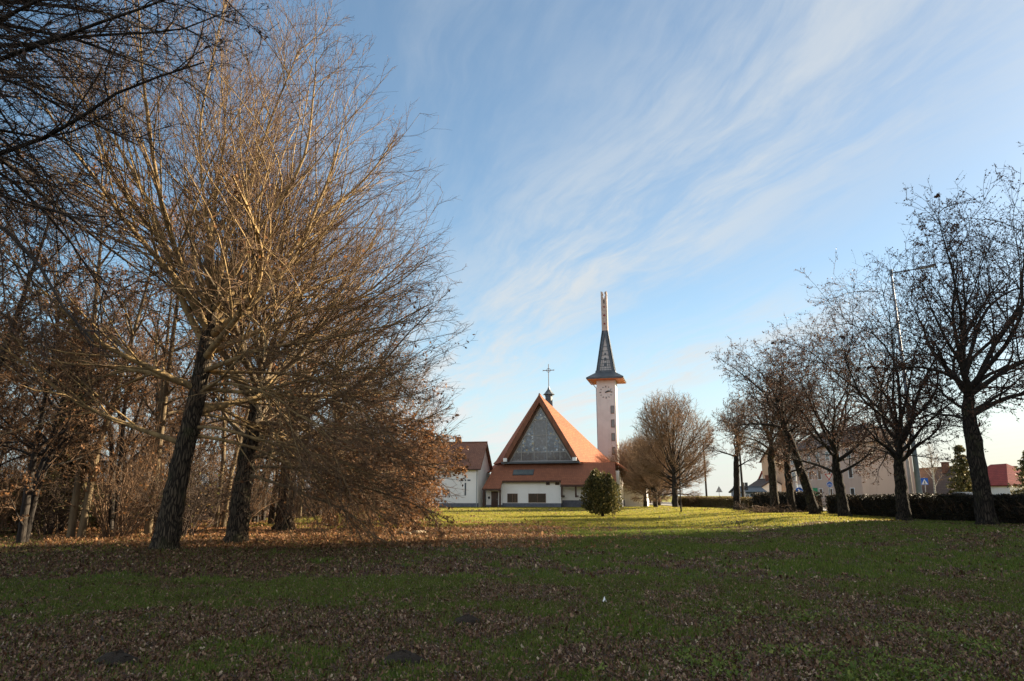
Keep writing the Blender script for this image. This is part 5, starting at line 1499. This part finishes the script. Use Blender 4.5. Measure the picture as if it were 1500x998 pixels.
# ------------------------------------------------------------------ grass, leaves and weeds (uncountable: one object each)
def scatter(rng, n, y0, y1, side=0.95, pad=3.0, pw=1.0):
    """points over the wedge of ground in front of the camera"""
    y = np.sqrt(y0 ** 2 + (y1 ** 2 - y0 ** 2) * rng.random(n) ** pw)
    x = (rng.random(n) * 2 - 1) * (side * y + pad)
    return x, y
def blades(rng, x, y, h, w, bend=0.5):
    n = len(x)
    z = terrain(x, y)
    a = rng.random(n) * 6.28
    H = h * (0.5 + rng.random(n))
    lx, ly = np.cos(a) * H * bend * rng.random(n), np.sin(a) * H * bend * rng.random(n)
    b = a + 1.57 + rng.normal(size=n) * .5
    wx, wy = np.cos(b) * w, np.sin(b) * w
    V = np.stack([np.stack([x - wx, y - wy, z - 0.01], 1), np.stack([x + wx, y + wy, z - 0.01], 1), np.stack([x + wx * .6 + lx * .4, y + wy * .6 + ly * .4, z + H * .6], 1), np.stack([x + lx, y + ly, z + H], 1)], 1)
    return V.reshape(-1, 3), (np.arange(n) * 4)[:, None] + np.arange(4)[None, :]
rng = np.random.default_rng(31)
parts_g = []
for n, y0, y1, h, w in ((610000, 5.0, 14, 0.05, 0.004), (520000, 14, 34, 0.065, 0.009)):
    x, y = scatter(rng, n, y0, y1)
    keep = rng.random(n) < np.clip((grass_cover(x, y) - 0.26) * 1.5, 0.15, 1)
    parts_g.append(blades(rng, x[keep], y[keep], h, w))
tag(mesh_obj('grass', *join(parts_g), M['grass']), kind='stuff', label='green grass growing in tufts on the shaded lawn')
parts_g = []
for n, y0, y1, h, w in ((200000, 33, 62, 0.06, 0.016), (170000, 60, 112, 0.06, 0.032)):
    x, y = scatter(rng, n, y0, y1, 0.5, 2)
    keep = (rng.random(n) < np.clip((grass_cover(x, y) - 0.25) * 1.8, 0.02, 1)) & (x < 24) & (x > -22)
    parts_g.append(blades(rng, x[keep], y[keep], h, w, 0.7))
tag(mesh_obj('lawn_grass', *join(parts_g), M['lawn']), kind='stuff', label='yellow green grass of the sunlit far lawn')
def flat_leaves(rng, x, y, size, lift=0.02, tl=0.6):
    n = len(x)
    z = terrain(x, y) + lift * rng.random(n) + 0.004
    a = rng.random(n) * 6.28
    s = size * (0.45 + 0.6 * rng.random(n) + 0.9 * rng.random(n) ** 5)
    tilt = rng.normal(size=(n, 2)) * tl
    curl = 0.15 + 0.35 * rng.random(n)
    def pt(u, v, c):
        px_, py_ = (u * np.cos(a) - v * np.sin(a)) * s, (u * np.sin(a) + v * np.cos(a)) * s
        return np.stack([x + px_, y + py_, z + np.maximum(px_ * tilt[:, 0] + py_ * tilt[:, 1], -lift * 0.6) + c * curl * s], 1)
    w1_, w2_ = 0.6 + 0.8 * rng.random(n), 0.6 + 0.8 * rng.random(n)
    def ptw(u, v, c, w): return pt(u, v * w, c)
    V = np.stack([pt(-.6, 0, .6), ptw(-.25, -.33, .5, w1_), ptw(-.05, -.14, .1, w1_), ptw(.22, -.36, .5, w2_), pt(.62, 0, .75), ptw(.2, .34, .5, w1_), ptw(-.02, .13, .1, w2_), ptw(-.28, .32, .5, w2_)], 1).reshape(-1, 3)
    return V, (np.arange(n) * 8)[:, None] + np.arange(8)[None, :]
parts_l = []
for n, y0, y1, s, base in ((400000, 5.0, 14, 0.027, 0.40), (235000, 14, 36, 0.05, 0.16), (30000, 36, 80, 0.12, 0.02)):
    x, y = scatter(rng, n, y0, y1, 0.95 if y1 < 40 else 0.5)
    g = grass_cover(x, y)
    keep = rng.random(n) < np.clip(1.08 - 1.4 * g, base, 1)
    parts_l.append(flat_leaves(rng, x[keep], y[keep], s, 0.03))
x, y = scatter(rng, 16000, 5.0, 20)
keep = rng.random(len(x)) < np.clip(1.2 - 1.3 * grass_cover(x, y), 0.25, 1)
parts_l.append(flat_leaves(rng, x[keep], y[keep], 0.037, 0.04, 0.9))
tag(mesh_obj('fallen_leaves', *join(parts_l), M['litter']), kind='stuff', label='brown fallen oak leaves scattered over the ground')
x, y = scatter(rng, 110000, 22, 44, 0.62, 1)
g = grass_cover(x, y)
keep = (rng.random(len(x)) < np.clip(1.1 - 1.4 * g, 0.04, 1) * (1 - sst(x, 1.5, 6.0)))
V, F = flat_leaves(rng, x[keep], y[keep], 0.075, 0.04, 0.8)
tag(mesh_obj('oak_litter', V, F, M['sunlit_litter']), kind='stuff', label='leaf litter around the oaks, its colour brightened to look sunlit')
# low green weeds at the front right
x, y = scatter(rng, 160000, 5.0, 10.5)
k_ = np.clip((fbm(x * 1.6, y * 1.6, 71, 4) - 0.5) * 6 - 0.55 + 0.9 * sst(x, 0.5, 3.5) - 1.5 * (1 - sst(x, -0.8, 1.2)) - 0.9 * sst(y, 7.6, 9.5), 0, 1)
keep = rng.random(len(x)) < k_ * 0.7
x, y = x[keep], y[keep]
V, F = flat_leaves(rng, x, y, 0.03, 0.06)
tag(mesh_obj('ground_weeds', V, F, M['ivy']), kind='stuff', label='low green weeds creeping through the leaf litter')
